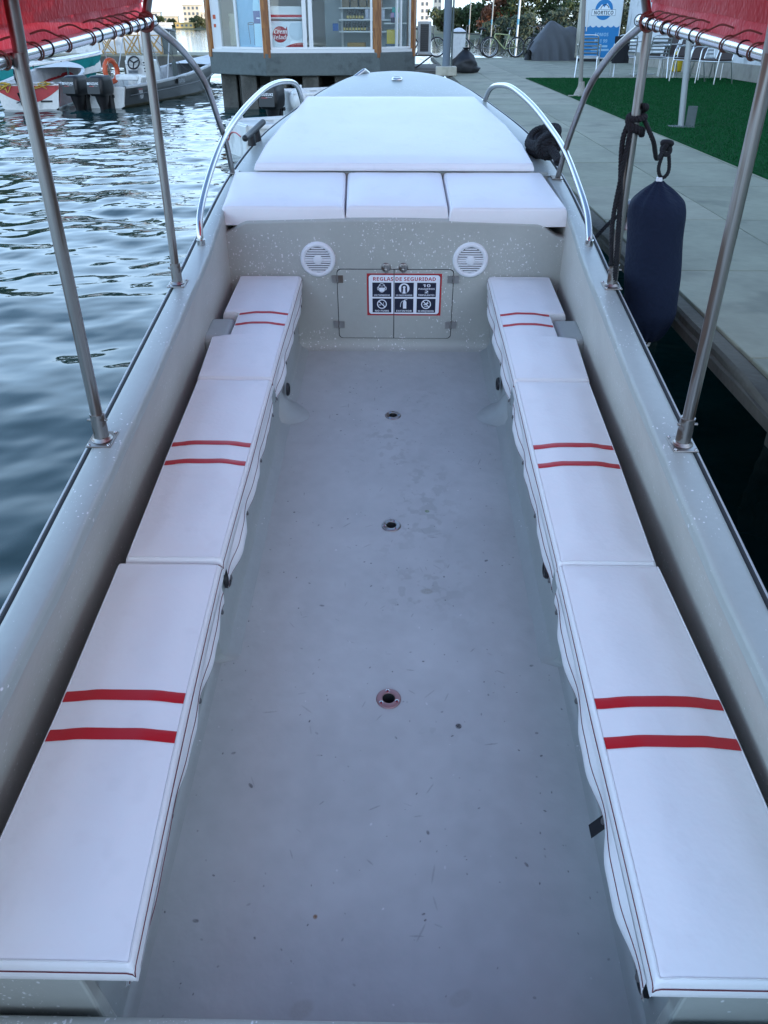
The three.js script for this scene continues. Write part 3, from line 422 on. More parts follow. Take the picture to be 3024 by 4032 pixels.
// ---------------------------------------------------------------- cushions
const snapGeo = lathe([[0, 0.004], [0.006, 0.0035], [0.0085, 0.0015], [0.009, 0]], 16);
function cushion(name, label, category, group, rows, { s = 1, top, thick = 0.07, stripes = [], flap = false, wob = 0.0025, sd = 1, r = 0.016, seamX = true, cloth = M.vinyl }) {
  // rows: [d, x0, x1] from near to far; top(d) -> height of the top; x mirrored by s
  const d0 = rows[0][0], d1 = rows[rows.length - 1][0];
  const base = [s * (rows[0][1] + rows[0][2]) / 2, top((d0 + d1) / 2) - thick, -(d0 + d1) / 2];
  const t = thing(name, label, category, base, { boat: true, group });
  const at = d => { let i = 1; while (i < rows.length - 1 && rows[i][0] < d) i++; const a = rows[i - 1], b = rows[i], k = clamp((d - a[0]) / (b[0] - a[0] || 1e-6), 0, 1); return [lerp(a[1], b[1], k), lerp(a[2], b[2], k)]; };
  const f = x => x >= r ? 0 : r - Math.sqrt(Math.max(0, r * r - (r - x) * (r - x)));
  const yTop = (x, d) => { const [a, b] = at(d), ds = Math.min(x - a, b - x), de = Math.min(d - d0, d1 - d); const e = smooth(0, 0.10, Math.min(ds, de)); return top(d) + 0.011 * e + (1 - e) * e * 0.010 * (fbm(x * 45 + sd, d * 45, 4096, 441, 2) - 0.5) + wob * 2 * (fbm(x * 6 + 20 + sd * 7, d * 5 + sd * 3, 512, 401 + sd, 3) - 0.5) * (0.3 + e) - f(Math.max(0, ds)) - f(Math.max(0, de)); };
  const edge = [0, 0.0008, 0.003, 0.007, 0.012, 0.018];
  const dd = new Set(edge.map(e => d0 + e).concat(edge.map(e => d1 - e)));
  rows.forEach(q => { if (q[0] > d0 && q[0] < d1) dd.add(q[0]); });
  for (let d = d0 + 0.04; d < d1 - 0.03; d += 0.035) dd.add(d);
  const ds = [...dd].sort((a, b) => a - b), NX = 14, grid = [];
  for (const d of ds) { const [a, b] = at(d), xs = edge.map(e => a + e); for (let i = 1; i < NX; i++) xs.push(lerp(a + 0.018, b - 0.018, i / NX)); edge.slice().reverse().forEach(e => xs.push(b - e)); grid.push(xs.map(x => [s * x, yTop(x, d), -d])); }
  const g = loft(grid, { planar: true });
  // sides
  const loop = []; const n = grid[0].length;
  for (let i = 0; i < grid.length; i++) loop.push(grid[i][0]); for (let j = 1; j < n; j++) loop.push(grid[grid.length - 1][j]); for (let i = grid.length - 2; i >= 0; i--) loop.push(grid[i][n - 1]); for (let j = n - 2; j >= 0; j--) loop.push(grid[0][j]);
  const cx = base[0], cz = base[2]; const side = [0, 0.3, 0.65, 1].map((k, q) => loop.map((p, i) => { const bulge = 0.006 * Math.sin(Math.PI * k) + 0.004 * (fbm(i * 0.13 + sd, q * 1.7, 512, 421, 2) - 0.5) * Math.sin(Math.PI * k), L = Math.hypot(p[0] - cx, p[2] - cz), yb = top(-p[2]) - thick; return [p[0] + (p[0] - cx) / L * bulge, lerp(p[1], yb, k), p[2] + (p[2] - cz) / L * bulge]; }));
  part('pad', merge([g, loft(side, { closeU: false, planar: true })]), cloth, t);
  // piping round the top edge and the seam below it
  const outline = inset => { const o = []; const add = (x, d) => o.push(V(s * x, yTop(x, d) + 0.0006, -d)); for (let d = d0 + inset; d <= d1 - inset; d += 0.03) add(at(d)[0] + inset, d); add(at(d1 - inset)[0] + inset, d1 - inset); { const [a, b] = at(d1 - inset); for (let k = 1; k < 12; k++) add(lerp(a + inset, b - inset, k / 12), d1 - inset); } const back = []; for (let d = d1 - inset; d >= d0 + inset; d -= 0.015) back.push(d); back.forEach(d => add(at(d)[1] - inset, d)); { const [a, b] = at(d0 + inset); for (let k = 0; k < 12; k++) add(lerp(b - inset, a + inset, k / 12), d0 + inset); } return o; };
  part('piping', tube(curve(outline(0.008), true, 0.2), 0.0019, 260, 6, true), cloth, t);
  if (seamX) part('stitching', tube(curve(loop.filter((_, i) => i % 2 === 0).map(p => { const L = Math.hypot(p[0] - cx, p[2] - cz); return V(p[0] + (p[0] - cx) / L * 0.0040, p[1] - 0.006, p[2] + (p[2] - cz) / L * 0.0040); }), true, 0.2), 0.0012, 260, 5, true), M.thread, t);
  for (const [da, db] of stripes) {
    const sr = []; for (let k = 0; k <= 5; k++) { const d = lerp(da, db, k / 5), [a, b] = at(d), row = []; const sx = [0.0095, 0.012, 0.018, 0.03].map(e => a + e); for (let i = 1; i < 22; i++) sx.push(lerp(a + 0.03, b - 0.03, i / 22)); [0.03, 0.018, 0.012, 0.0095].forEach(e => sx.push(b - e)); for (const x of sx) { row.push([s * x, yTop(x, d) + 0.0020 - (k === 0 || k === 5 ? 0.001 : 0), -d]); } sr.push(row); }
    part('red_stripe', loft(sr), M.stripe, t);
  }
  if (flap) { // snap-down flap along the aisle side
    const snaps = []; const nS = Math.max(3, Math.round((d1 - d0) / 0.27)); for (let k = 0; k < nS; k++) snaps.push(lerp(d0 + 0.05, d1 - 0.08, k / (nS - 1)));
    const fr = [], st1 = [], st2 = [];
    for (let d = d0 + 0.02; d <= d1 - 0.045; d += 0.012) {
      let near = 9; snaps.forEach(q => near = Math.min(near, Math.abs(q - d)));
      const b = smooth(0, 0.13, near) * (0.05 + 0.95 * fbm(d * 2.3 + sd * 5, sd, 512, 431, 2)), xi = at(d)[0], yb = 0.262 + 0.012 * b + 0.004 * Math.sin(d * 40), yt = top(d) - thick + 0.012, row = [];
      for (let k = 0; k <= 7; k++) { const q = k / 7, x = lerp(xi - 0.003, 0.505, q) - (0.010 + 0.034 * b) * Math.sin(Math.PI * Math.min(1, q * 0.85)) * (0.4 + 0.6 * q); row.push([s * x, lerp(yt, yb, q), -d]); if (k === 2) st1.push(V(s * (x - 0.0012), lerp(yt, yb, q), -d)); if (k === 6) st2.push(V(s * (x - 0.0012), lerp(yt, yb, q) + 0.004, -d)); }
      fr.push(row);
    }
    const fl = part('snap_flap', loft(fr, { planar: true }), M.vinyl, t);
    part('stitching', tube(curve(st1), 0.001, 120, 5), M.thread, fl); part('stitching', tube(curve(st2), 0.001, 120, 5), M.thread, fl);
    for (const q of snaps) { const i = clamp(Math.round((q - d0 - 0.02) / 0.012), 0, fr.length - 1), p = fr[i][6]; put('snap_button', snapGeo, M.darkMetal, fl, [p[0] - s * 0.003, p[1] + 0.006, p[2]], face(-s, 0.45, 0)); }
  }
  return t;
}
{
  const side = { '-1': 'port bench on the left', '1': 'starboard bench on the right' };
  for (const s of [-1, 1]) {
    const h = d => 0.402 + 0.004 * Math.sin(d * 2), G = 'striped bench cushions', w = s < 0 ? 'left' : 'right';
    const fl = { s, top: h, thick: 0.062, flap: true, r: 0.014 };
    cushion('bench_cushion', `longest white cushion with two red stripes, nearest the camera on the ${w} bench`, 'cushion', G, s < 0 ? [[0.588, 0.452, 0.800], [1.15, 0.480, 0.792], [1.688, 0.496, 0.800]] : [[0.578, 0.486, 0.822], [1.15, 0.490, 0.812], [1.700, 0.494, 0.790]], { ...fl, stripes: [[1.173, 1.205], [1.061, 1.093]], sd: 2 + s });
    cushion('bench_cushion', `white cushion with two red stripes, second of three along the ${w} bench`, 'cushion', G, [[1.698, 0.494, 0.782], [2.25, 0.496, 0.796], [2.818, 0.497, 0.803]], { ...fl, top: d => h(d) + 0.006, stripes: [[2.306, 2.334], [2.188, 2.216]], sd: 6 + s });
    cushion('bench_cushion', `white cushion notched round a moulded block, at the bulkhead end of the ${w} bench`, 'cushion', G, [[2.826, 0.496, 0.805], [3.208, 0.495, 0.820], [3.216, 0.495, 0.742], [3.470, 0.492, 0.742], [3.478, 0.492, 0.815], [3.945, 0.488, 0.812]], { ...fl, top: d => h(d) + 0.008, stripes: [[3.441, 3.463], [3.324, 3.346]], sd: 10 + s });
  }
  const tb = d => lerp(0.756, 0.806, clamp((d - 3.99) / 0.47, 0, 1)), G = 'foredeck seat cushions', o = { top: tb, thick: 0.092, r: 0.02, wob: 0.005, seamX: false };
  cushion('foredeck_cushion', 'plain white cushion behind the bulkhead lip, left of the three', 'cushion', G, [[3.975, -0.872, -0.256], [4.455, -0.882, -0.272]], { ...o, sd: 21 });
  cushion('foredeck_cushion', 'plain white cushion behind the bulkhead lip, middle of the three', 'cushion', G, [[3.985, -0.245, 0.266], [4.455, -0.262, 0.250]], { ...o, sd: 23 });
  cushion('foredeck_cushion', 'plain white cushion behind the bulkhead lip, right of the three', 'cushion', G, [[3.965, 0.276, 0.860], [4.455, 0.260, 0.792]], { ...o, sd: 25 });
  cushion('sun_pad', 'large white tapering sun pad covering the foredeck', 'sun pad', null, [[4.44, -0.765, 0.745], [4.75, -0.748, 0.722], [5.1, -0.698, 0.662], [5.4, -0.640, 0.585], [5.70, -0.595, 0.512]], { top: d => lerp(0.848, 0.970, (d - 4.44) / 1.28), thick: 0.036, r: 0.012, wob: 0.003, sd: 31, seamX: false });
}

// ---------------------------------------------------------------- canopy over the cockpit
{
  const t = thing('boat_canopy', 'red laced canvas canopy on stainless steel posts over the cockpit', 'canopy', P(0, 0.7, 1.0), { boat: true });
  const XR = 0.845, rh = d => lerp(1.662, 1.618, clamp((d - 1.8) / 1.4, -2, 1));
  const roof = (q, d, out = 0) => { // q -1..1 across
    const a = Math.abs(q), x = Math.sign(q) * (XR + 0.02 + out) * Math.min(1, 1 - Math.pow(1 - a, 1.0)) , y = rh(d) + 0.05 + (0.56 + out) * Math.pow(Math.max(0, 1 - Math.pow(a, 2.4)), 0.62); return [x, y]; };
  const rows = []; for (let d = 0.78; d <= 3.201; d += 0.06) { const r = [], sag = 0.018 * Math.pow(Math.sin(Math.PI * ((d + 20 - 1.93) % 1.22) / 1.22), 2); for (let k = 0; k <= 64; k++) { const q = Math.sin((k / 32 - 1) * Math.PI / 2), [x, y] = roof(q, d, 0.012); r.push([x, y - sag * (1 - q * q) + 0.006 * (fbm(q * 5 + 8, d * 4 + 9, 512, 451, 3) - 0.5), -d]); } rows.push(r); }
  const cv = part('canvas', loft(rows), M.red, t);
  for (const s of [-1, 1]) {
    // hem: a doubled band along the edge, pulled down to the side rail
    const hm = []; for (let d = 0.78; d <= 3.21; d += 0.05) { const w = 0.006 * Math.sin(d * 21); hm.push([[XR + 0.034, 1.0], [XR + 0.046 + w, 0.6], [XR + 0.042 + w, 0.25], [XR + 0.040, 0.0]].map(([x, k]) => P(s * x, rh(d) - 0.002 + 0.182 * k, d))); }
    part('hem', loft(hm), M.red, cv);
    const hs = []; for (let d = 0.78; d <= 3.2; d += 0.1) hs.push(V(...P(s * (XR + 0.028), rh(d) + 0.13 + 0.004 * Math.sin(d * 9), d)));
    part('hem_seam', tube(curve(hs), 0.003, 90, 5), M.red, cv);
    part('side_rail', tube(curve([0.76, 1.3, 1.9, 2.6, 3.13].map(d => P(s * (XR - 0.005), rh(d), d))), 0.0165, 60, 14), M.steel, t);
    // lacing: cord loops from the hem round the rail
    for (let k = 0, d = 0.92; d < 3.1; k++, d += (d < 2.6 ? 0.19 : 0.085)) {
      const y = rh(d), lp = []; for (let i = 0; i <= 10; i++) { const a = (100 - i * 24) * DEG; lp.push(P(s * (XR - 0.005 + 0.022 * Math.cos(a) * (a > 0 ? 1.0 : 1)), y + 0.022 * Math.sin(a), d + 0.035 * (i / 10))); }
      const loop = [P(s * (XR + 0.040), y + 0.030, d - 0.07), P(s * (XR + 0.018), y + 0.034, d - 0.035)]; for (let i = 0; i <= 8; i++) { const a = (75 + i * 27) * DEG; loop.push(P(s * (XR - 0.005 + 0.0195 * Math.cos(a)), y + 0.0195 * Math.sin(a), d + 0.03 * i / 8)); }
      part('lacing_cord', tube(curve(loop), 0.0024, 30, 6), M.cord, t);
      if (k % 2 === 0) part('tie_wrap', new THREE.TorusGeometry(0.0175, 0.0016, 5, 16).translate(s * (XR - 0.005), rh(d + 0.09), -(d + 0.09)), M.black, t);
    }
    // posts with socket and base plate
    for (const [xb, d, xt] of [[0.838, 1.885, 0.815], [0.895, 3.085, 0.868], [0.82, 0.80, 0.81]]) {
      const b = hg(d) + 0.004, p = part('post', rod(P(s * xb, b + 0.02, d), P(s * xt, rh(d) + 0.01, d + 0.04), 0.0165, 0.0165, 16), M.steelStain, t);
      part('post_socket', merge([rod(P(s * xb, b, d), P(s * (xb - 0.002), b + 0.085, d + 0.003), 0.0215, 0.0205, 16), rod(P(s * xb - 0.028, b + 0.065, d), P(s * xb + 0.028, b + 0.065, d), 0.004), lathe([[0.030, 0.003], [0.027, 0.006], [0.022, 0.012]], 20).translate(...P(s * xb, b, d))]), M.steelStain, p);
      part('base_plate', uvBox(box(0.072, 0.006, 0.085, 0.0025).translate(...P(s * xb, b - 0.001, d))), M.steelStain, p);
      for (const [i, j] of [[-1, -1], [1, 1], [-1, 1], [1, -1]]) part('bolt', lathe([[0, 0.004], [0.004, 0.003], [0.0045, 0]], 8).translate(...P(s * xb + i * 0.028, b + 0.002, d + j * 0.034)), M.steel, p);
      // arch over the cockpit, one half on each post
      const ar = []; for (let k = 0; k <= 16; k++) { const q = 1 - k / 16, [x, y] = roof(q, d, -0.02); ar.push(V(...P(s * (k === 0 ? xt : Math.min(x, xt)), k === 0 ? rh(d) - 0.01 : y - 0.01, d + 0.045))); }
      part('arch', tube(curve(ar), 0.0155, 40, 12), M.steelStain, t);
    }
    // forward brace curving down to the gunwale
    const br = s < 0 ? [[-0.862, 1.628, 3.13], [-0.866, 1.59, 3.25], [-0.872, 1.47, 3.63], [-0.880, 1.30, 4.0], [-0.89, 1.10, 4.24], [-0.897, 0.955, 4.40], [-0.902, 0.785, 4.50]] : [[0.855, 1.622, 3.09], [0.860, 1.585, 3.23], [0.868, 1.47, 3.58], [0.874, 1.30, 3.93], [0.880, 1.10, 4.18], [0.883, 0.95, 4.33], [0.880, 0.780, 4.43]];
    const b = part('forward_brace', tube(curve(br.map(p => P(...p))), 0.0145, 70, 12), M.steelStain, t);
    const e = br[br.length - 1]; part('base_plate', uvBox(box(0.06, 0.006, 0.07, 0.002).translate(...P(e[0] * 0.992, hg(e[2]) + 0.005, e[2]))), M.steelStain, b);
    part('cord_knot', merge([0, 1, 2, 3, 4].map(i => new THREE.TorusGeometry(0.021 + 0.002 * (i % 2), 0.0045, 6, 18).rotateX(0.3 * (i - 2)).rotateY(0.4 * (i % 3)).translate(s * (XR + 0.002 * i), rh(3.1) + 0.004 * (i - 2), -3.06 - i * 0.012))), M.cord, t);
  }
}

// ---------------------------------------------------------------- fender and ropes (hang plumb, world frame)
const bw = (x, h, d) => V(x, h, -d).applyQuaternion(BOATQ).add(BOATO).toArray();
function twisted(pts, r, seg, pitch = 0.05) { // two-strand rope look
  const c = curve(pts), L = c.getLength(), N = seg, fr = c.computeFrenetFrames(N), gs = [];
  for (const ph of [0, 2.094, 4.189]) { const p = []; for (let i = 0; i <= N; i++) { const a = ph + i / N * L / pitch * 6.283, q = c.getPointAt(i / N); p.push(q.addScaledVector(fr.normals[i], Math.cos(a) * r * 0.55).addScaledVector(fr.binormals[i], Math.sin(a) * r * 0.55)); } gs.push(tube(curve(p), r * 0.55, N, 6)); }
  return merge(gs);
}
{
  const F = V(1.075, 0, -3.40), yb = 0.835, yt = 1.515;
  const t = thing('boat_fender', 'navy cloth covered cylindrical fender hanging by black rope from the right canopy post', 'fender', [F.x, yb, F.z]);
  const rowsF = [], prof = [[0.012, 0], [0.035, 0.006], [0.055, 0.030], [0.082, 0.075], [0.104, 0.125], [0.109, 0.18], [0.110, 0.50], [0.109, 0.565], [0.099, 0.600], [0.070, 0.632], [0.042, 0.657], [0.024, 0.671], [0.016, 0.680]];
  const pr = table(prof.map(p => p[1]), prof.map(p => p[0]));
  for (let k = 0; k <= 60; k++) { const y = 0.68 * k / 60, r = []; for (let j = 0; j < 72; j++) { const a = j / 72 * 6.2832, g = smooth(0.14, 0, Math.min(y, 0.68 - y)), R = pr(y) * (1 + g * 0.10 * Math.sin(a * 11 + 2 * Math.sin(a * 3)) + 0.014 * Math.sin(a * 3 + y * 7) + 0.016 * (fbm(a * 2.5, y * 3 + 4, 512, 461, 3) - 0.5)) * 1.06 + 0.002 * Math.sin(a * 2 + y * 23); r.push([F.x + lerp(0.065, -0.008, y / 0.68) + R * Math.cos(a), yb + y, F.z + R * Math.sin(a)]); } rowsF.push(r); }
  part('cover', loft(rowsF, { closeU: true }), M.navy, t);
  part('fender_eye', rod([F.x - 0.008, yt - 0.02, F.z], [F.x - 0.01, yt + 0.014, F.z], 0.016, 0.012), M.whitePlastic, t); part('fender_eye', rod([F.x + 0.068, yb - 0.02, F.z], [F.x + 0.065, yb + 0.01, F.z], 0.012, 0.02), M.whitePlastic, t);
  part('draw_cord', tube([[F.x + 0.065, yb + 0.01, F.z + 0.02], [F.x + 0.05, yb - 0.03, F.z + 0.01], [F.x + 0.03, yb - 0.07, F.z]], 0.004, 12, 6), M.black, t);
  const k = bw(0.882, 1.31, 3.115), k2 = bw(0.884, 1.27, 3.11);
  const rp = thing('fender_rope', 'black twisted rope hitched round the right canopy post and holding the fender', 'rope', k2);
  const coil = []; for (let i = 0; i <= 60; i++) { const a = i / 60 * 6.2832 * 3.2, y = -0.045 + 0.085 * i / 60; coil.push([k[0] + 0.028 * Math.cos(a), k[1] + y + 0.012 * Math.sin(a * 0.7), k[2] + 0.028 * Math.sin(a)]); }
  part('hitch', twisted(coil, 0.011, 150, 0.03), M.blackRough, rp);
  part('hanging_line', twisted([[k[0] + 0.026, k[1] + 0.01, k[2]], [k[0] + 0.06, k[1] - 0.06, k[2] + 0.05], [lerp(k[0], F.x, 0.75), lerp(k[1], yt, 0.62), lerp(k[2], F.z, 0.75)], [F.x - 0.004, yt + 0.135, F.z]], 0.0085, 90, 0.03), M.blackRough, rp);
  part('knot', merge([[-0.4, 0.2], [0.5, 0.9], [1.2, -0.5]].map(([a, b], i) => new THREE.TorusGeometry(0.018, 0.010, 7, 16).rotateX(a).rotateY(b).translate(F.x - 0.004, yt + 0.128 + (i - 1) * 0.012, F.z))), M.blackRough, rp);
  part('eye_loop', twisted([[F.x - 0.008, yt + 0.13, F.z], [F.x - 0.022, yt + 0.05, F.z + 0.005], [F.x, yt + 0.012, F.z], [F.x + 0.022, yt + 0.04, F.z], [F.x + 0.004, yt + 0.13, F.z]], 0.0075, 60, 0.03), M.blackRough, rp);
  const foot = bw(0.905, 0.79, 3.10);
  part('loose_end', twisted([[k[0] - 0.026, k[1] - 0.005, k[2]], [k[0] - 0.04, k[1] - 0.08, k[2] + 0.01], [k[0] - 0.02, k[1] - 0.28, k[2] + 0.03], [k[0] + 0.0, k[1] - 0.46, k[2] + 0.02], [k[0] + 0.02, k[1] - 0.60, k[2] - 0.02]], 0.010, 110, 0.035), M.blackRough, rp);
  part('loose_end', twisted([[k[0] - 0.02, k[1] - 0.02, k[2] + 0.02], [k[0] - 0.03, k[1] - 0.16, k[2] + 0.03], [k[0] - 0.035, k[1] - 0.34, k[2] + 0.02], [k[0] - 0.01, k[1] - 0.52, k[2]]], 0.009, 100, 0.035), M.blackRough, rp);
  // dock bollard hook with black line just beyond the gunwale
  const q = [1.40, 1.0, -4.93];
  const bo = thing('quay_bollard', 'small steel mooring bollard with a black line on the quay edge behind the fender', 'bollard', q);
  part('post', lathe([[0.05, 0], [0.045, 0.02], [0.034, 0.05], [0.034, 0.12], [0.045, 0.14], [0.045, 0.16], [0, 0.17]], 20).translate(...q), M.steelStain, bo);
  part('mooring_line', twisted([[q[0] + 0.03, 1.07, q[2] + 0.03], [q[0] - 0.05, 1.09, q[2] + 0.03], [q[0] - 0.12, 1.05, q[2] + 0.05], [1.17, 0.93, -4.86], [1.03, 0.88, -4.7]], 0.012, 70, 0.04), M.blackRough, bo);
}
{ // black rope bundle on the starboard bow
  const c = [0.845, hg(4.80) + 0.03, 4.80], t = thing('rope_coil', 'black rope coiled in an oval bundle on the right side deck beside the sun pad', 'rope', P(c[0], c[1] - 0.03, c[2]), { boat: true });
  seed = 19; for (let k = 0; k < 9; k++) { // a hank: oval turns lying over one another
    const p = [], rx = 0.050 + 0.012 * (k % 3), rz = 0.165 + 0.012 * ((k * 2) % 3) - 0.02 * (k > 5 ? 1 : 0), tl = rr(-0.25, 0.25), oy = 0.015 + 0.007 * k, ox = rr(-0.012, 0.012), oz = rr(-0.012, 0.012);
    for (let i = 0; i < 22; i++) { const a = i / 22 * 6.2832; p.push(P(c[0] + ox + rx * Math.cos(a), c[1] + oy + 0.035 * Math.cos(a) + 0.03 * Math.sin(a) * tl + 0.004 * Math.sin(a * 3 + k), c[2] + oz + rz * Math.sin(a))); }
    part('turn', twisted([...p, p[0]], 0.019, 110, 0.06), M.blackRough, t);
  }
  const wr = []; for (let i = 0; i <= 40; i++) { const a = i / 40 * 6.2832 * 3; wr.push(P(c[0] + 0.055 * Math.cos(a), c[1] + 0.045 + 0.055 * Math.sin(a), c[2] - 0.13 - i * 0.0012)); } part('wrap', twisted(wr, 0.015, 160, 0.05), M.blackRough, t);
  part('tail', twisted([P(0.85, c[1] + 0.05, 4.66), P(0.862, c[1] + 0.035, 4.60), P(0.878, c[1] + 0.02, 4.55), P(0.885, c[1], 4.49)], 0.022, 60, 0.05), M.blackRough, t);
}

// ================================================================ BACKGROUND
function local(name, label, category, pos, turn = 0, group) { const t = thing(name, label, category, pos, { turn, group }); t.userData.base = V(0, 0, 0); return t; }
const lettering = (w, h, f) => mat(1, 1, 1, 0.45, { map: drawn(w, h, f) });
const slabAlong = (A, B, t0, t1, y0, y1, th, off = 0) => { // upright board along the plan edge A-B; off > 0 is outwards (to the camera side)
  const dx = B[0] - A[0], dz = B[1] - A[1], L = Math.hypot(dx, dz), nx = -dz / L, nz_ = dx / L, m = (t0 + t1) / 2;
  return new THREE.BoxGeometry(L * (t1 - t0), y1 - y0, th).rotateY(-Math.atan2(dz, dx)).translate(A[0] + dx * m + nx * off, (y0 + y1) / 2, A[1] + dz * m + nz_ * off);
};
// ---------------------------------------------------------------- kiosk on piles
{
  const C = [[-5.40, -25.85], [-3.63, -24.52], [-0.62, -25.00], [0.35, -26.15], [0.35, -28.6], [-1.2, -29.9], [-4.2, -29.7], [-5.6, -28.3]];
  const k = thing('kiosk', 'glazed kiosk shop with wooden corner posts on a grey concrete base over the water', 'kiosk', [-2.4, 0.92, -27]);
  const shp = (o) => extrude(C.map(([x, z]) => { const cx = -2.4, cz = -27, L = Math.hypot(x - cx, z - cz); return [x + (x - cx) / L * o, -(z + (z - cz) / L * o)]; }), 1, 0);
  const flat = (o, y0, y1, bv = 0) => { const pts = C.map(([x, z]) => { const cx = -2.4, cz = -27, L = Math.hypot(x - cx, z - cz); return [x + (x - cx) / L * o, -(z + (z - cz) / L * o)]; }).reverse(); return uvBox(extrude(pts, y1 - y0, bv).rotateX(-Math.PI / 2).translate(0, y0, 0)); };
  part('base_slab', flat(0.10, 0.90, 1.40, 0.03), M.concGrey, k);
  part('floor', flat(-0.02, 1.40, 1.44), M.whitePaint, k);
  part('ceiling', flat(0.0, 3.9, 3.98), M.whitePaint, k); part('roof', flat(0.5, 3.98, 4.2), M.concGrey, k);
  for (let i = 3; i < 8; i++) part('back_wall', slabAlong(C[i], C[(i + 1) % 8], 0, 1, 1.44, 3.9, 0.08, -0.05), M.whitePaint, k);
  [0, 1, 2, 3].forEach(i => part('corner_post', uvBox(box(0.20, 2.62, 0.16, 0.012).rotateY(i === 0 ? 0.7 : i > 1 ? -0.4 : 0.1).translate(C[i][0], 1.30 + 1.31, C[i][1])), M.wood, k));
  const winds = [[0, [0.04, 0.185, 0.5, 0.96]], [1, [0.035, 0.345, 0.40, 0.955]], [2, [0.08, 0.55, 0.66, 0.94]]];
  for (const [e, ts] of winds) {
    const A = C[e], B = C[e + 1];
    part('sill', slabAlong(A, B, 0.03, 0.97, 1.40, 1.50, 0.14, 0.0), M.whitePaint, k);
    for (let i = 0; i < ts.length - 1; i++) {
      if (e === 0 && i === 0) { part('panel', slabAlong(A, B, ts[0], ts[1], 1.50, 3.9, 0.05), M.whitePaint, k); continue; }
      const w = part('window', merge([slabAlong(A, B, ts[i], ts[i] + 0.018, 1.505, 3.9, 0.07), slabAlong(A, B, ts[i + 1] - 0.018, ts[i + 1], 1.505, 3.9, 0.07), slabAlong(A, B, ts[i] + 0.018, ts[i + 1] - 0.018, 1.505, 1.56, 0.066)]), M.whitePaint, k);
      part('pane', slabAlong(A, B, ts[i] + 0.018, ts[i + 1] - 0.018, 1.56, 3.9, 0.008), M.glass, w);
    }
  }
  part('sticker', merge([slabAlong(C[0], C[1], 0.08, 0.13, 2.22, 2.32, 0.006, 0.03), slabAlong(C[0], C[1], 0.085, 0.125, 2.02, 2.10, 0.006, 0.03)]), M.orange, k);
  // advertising poster with a bottle, behind the glass
  const uvFix = (g, A, B) => g;
  part('bottle_poster', slabAlong(C[0], C[1], 0.51, 0.95, 1.56, 3.2, 0.004, -0.02), lettering(512, 960, (c, w, h) => {
    c.fillStyle = '#6da3c0'; c.fillRect(0, 0, w, h); c.fillStyle = '#88b8cf'; for (let i = 0; i < 9; i++) { c.globalAlpha = 0.25; c.beginPath(); c.ellipse(60 + i * 50, 200 + (i * 137) % 500, 50, 190, 0.4, 0, 7); c.fill(); } c.globalAlpha = 1;
    c.fillStyle = '#a8cfdd'; c.fillRect(330, 430, 140, 520); c.beginPath(); c.moveTo(330, 440); c.quadraticCurveTo(340, 330, 375, 300); c.lineTo(425, 300); c.quadraticCurveTo(460, 330, 470, 440); c.fill(); c.fillRect(378, 120, 44, 190); c.fillStyle = '#2a3767'; c.fillRect(376, 90, 48, 110); c.fillStyle = '#1e3f86'; c.fillRect(332, 470, 136, 170); c.fillStyle = '#e8f0f6'; c.fillRect(390, 560, 70, 16);
    c.strokeStyle = '#1d2c46'; c.lineWidth = 10; c.beginPath(); c.moveTo(210, 640); c.lineTo(235, 920); c.moveTo(330, 640); c.lineTo(318, 930); c.stroke(); c.beginPath(); c.ellipse(270, 640, 60, 14, 0, 0, 7); c.stroke();
  }), k);
  part('pale_window_block', slabAlong(C[0], C[1], 0.21, 0.48, 1.58, 2.35, 0.3, -0.45), M.cream, k);  // cream block stands for the pale shape showing in this window
  // shelves
  for (const [y, z] of [[2.50, -26.5], [2.215, -26.45], [1.925, -26.4], [2.80, -26.5]]) part('shelf', boxAt(-1.75, -0.15, y - 0.03, y, z - 0.25, z + 0.25), M.whitePaint, k);
  part('shelf_upright', boxAt(-1.72, -1.66, 1.44, 3.8, -26.75, -26.70), M.whitePaint, k);
  part('shelf_back', boxAt(-2.2, 0.2, 1.44, 3.9, -26.86, -26.82), mat(0.36, 0.40, 0.40, 0.7), k);
  part('side_shelf', boxAt(-0.45, 0.22, 2.10, 2.13, -26.55, -26.1), M.whitePaint, k);
  // piles under the slab
  const pile = uvBox(box(0.46, 2.6, 0.4, 0.03)); [[-5.0, -26], [-4.3, -25.3], [-3.4, -24.9], [-2.5, -25.0], [-1.6, -25.2], [-0.8, -25.4], [-0.1, -26.2], [-4.6, -27.4], [-3.6, -27.6], [-2.6, -27.4], [-1.5, -27.6], [-0.5, -27.8], [-4, -29], [-2.4, -29.2], [-1, -29]].forEach(p => put('pile', pile, M.concDark, k, [p[0], -0.4, p[1]]));
  part('dark_back_wall', boxAt(-5.5, 1.4, -1, 0.90, -28.9, -28.5), M.concDark, k); part('approach_wall', merge([boxAt(0.45, 1.3, 0.2, 0.95, -26.6, -25.9), boxAt(0.2, 1.35, 0.5, 0.97, -30, -26.6)]), M.concDark, k);  // dark wall behind the piles, placed to darken the gap under the slab
  // ice-cream freezer just inside the glass
  const f = thing('ice_cream_freezer', 'white and red ice cream display freezer inside the kiosk', 'freezer', [-3.0, 1.44, -25.1]);
  part('cabinet', slabAlong(C[1], C[2], 0.05, 0.34, 1.45, 2.16, 0.5, -0.36), M.whitePlastic, f);
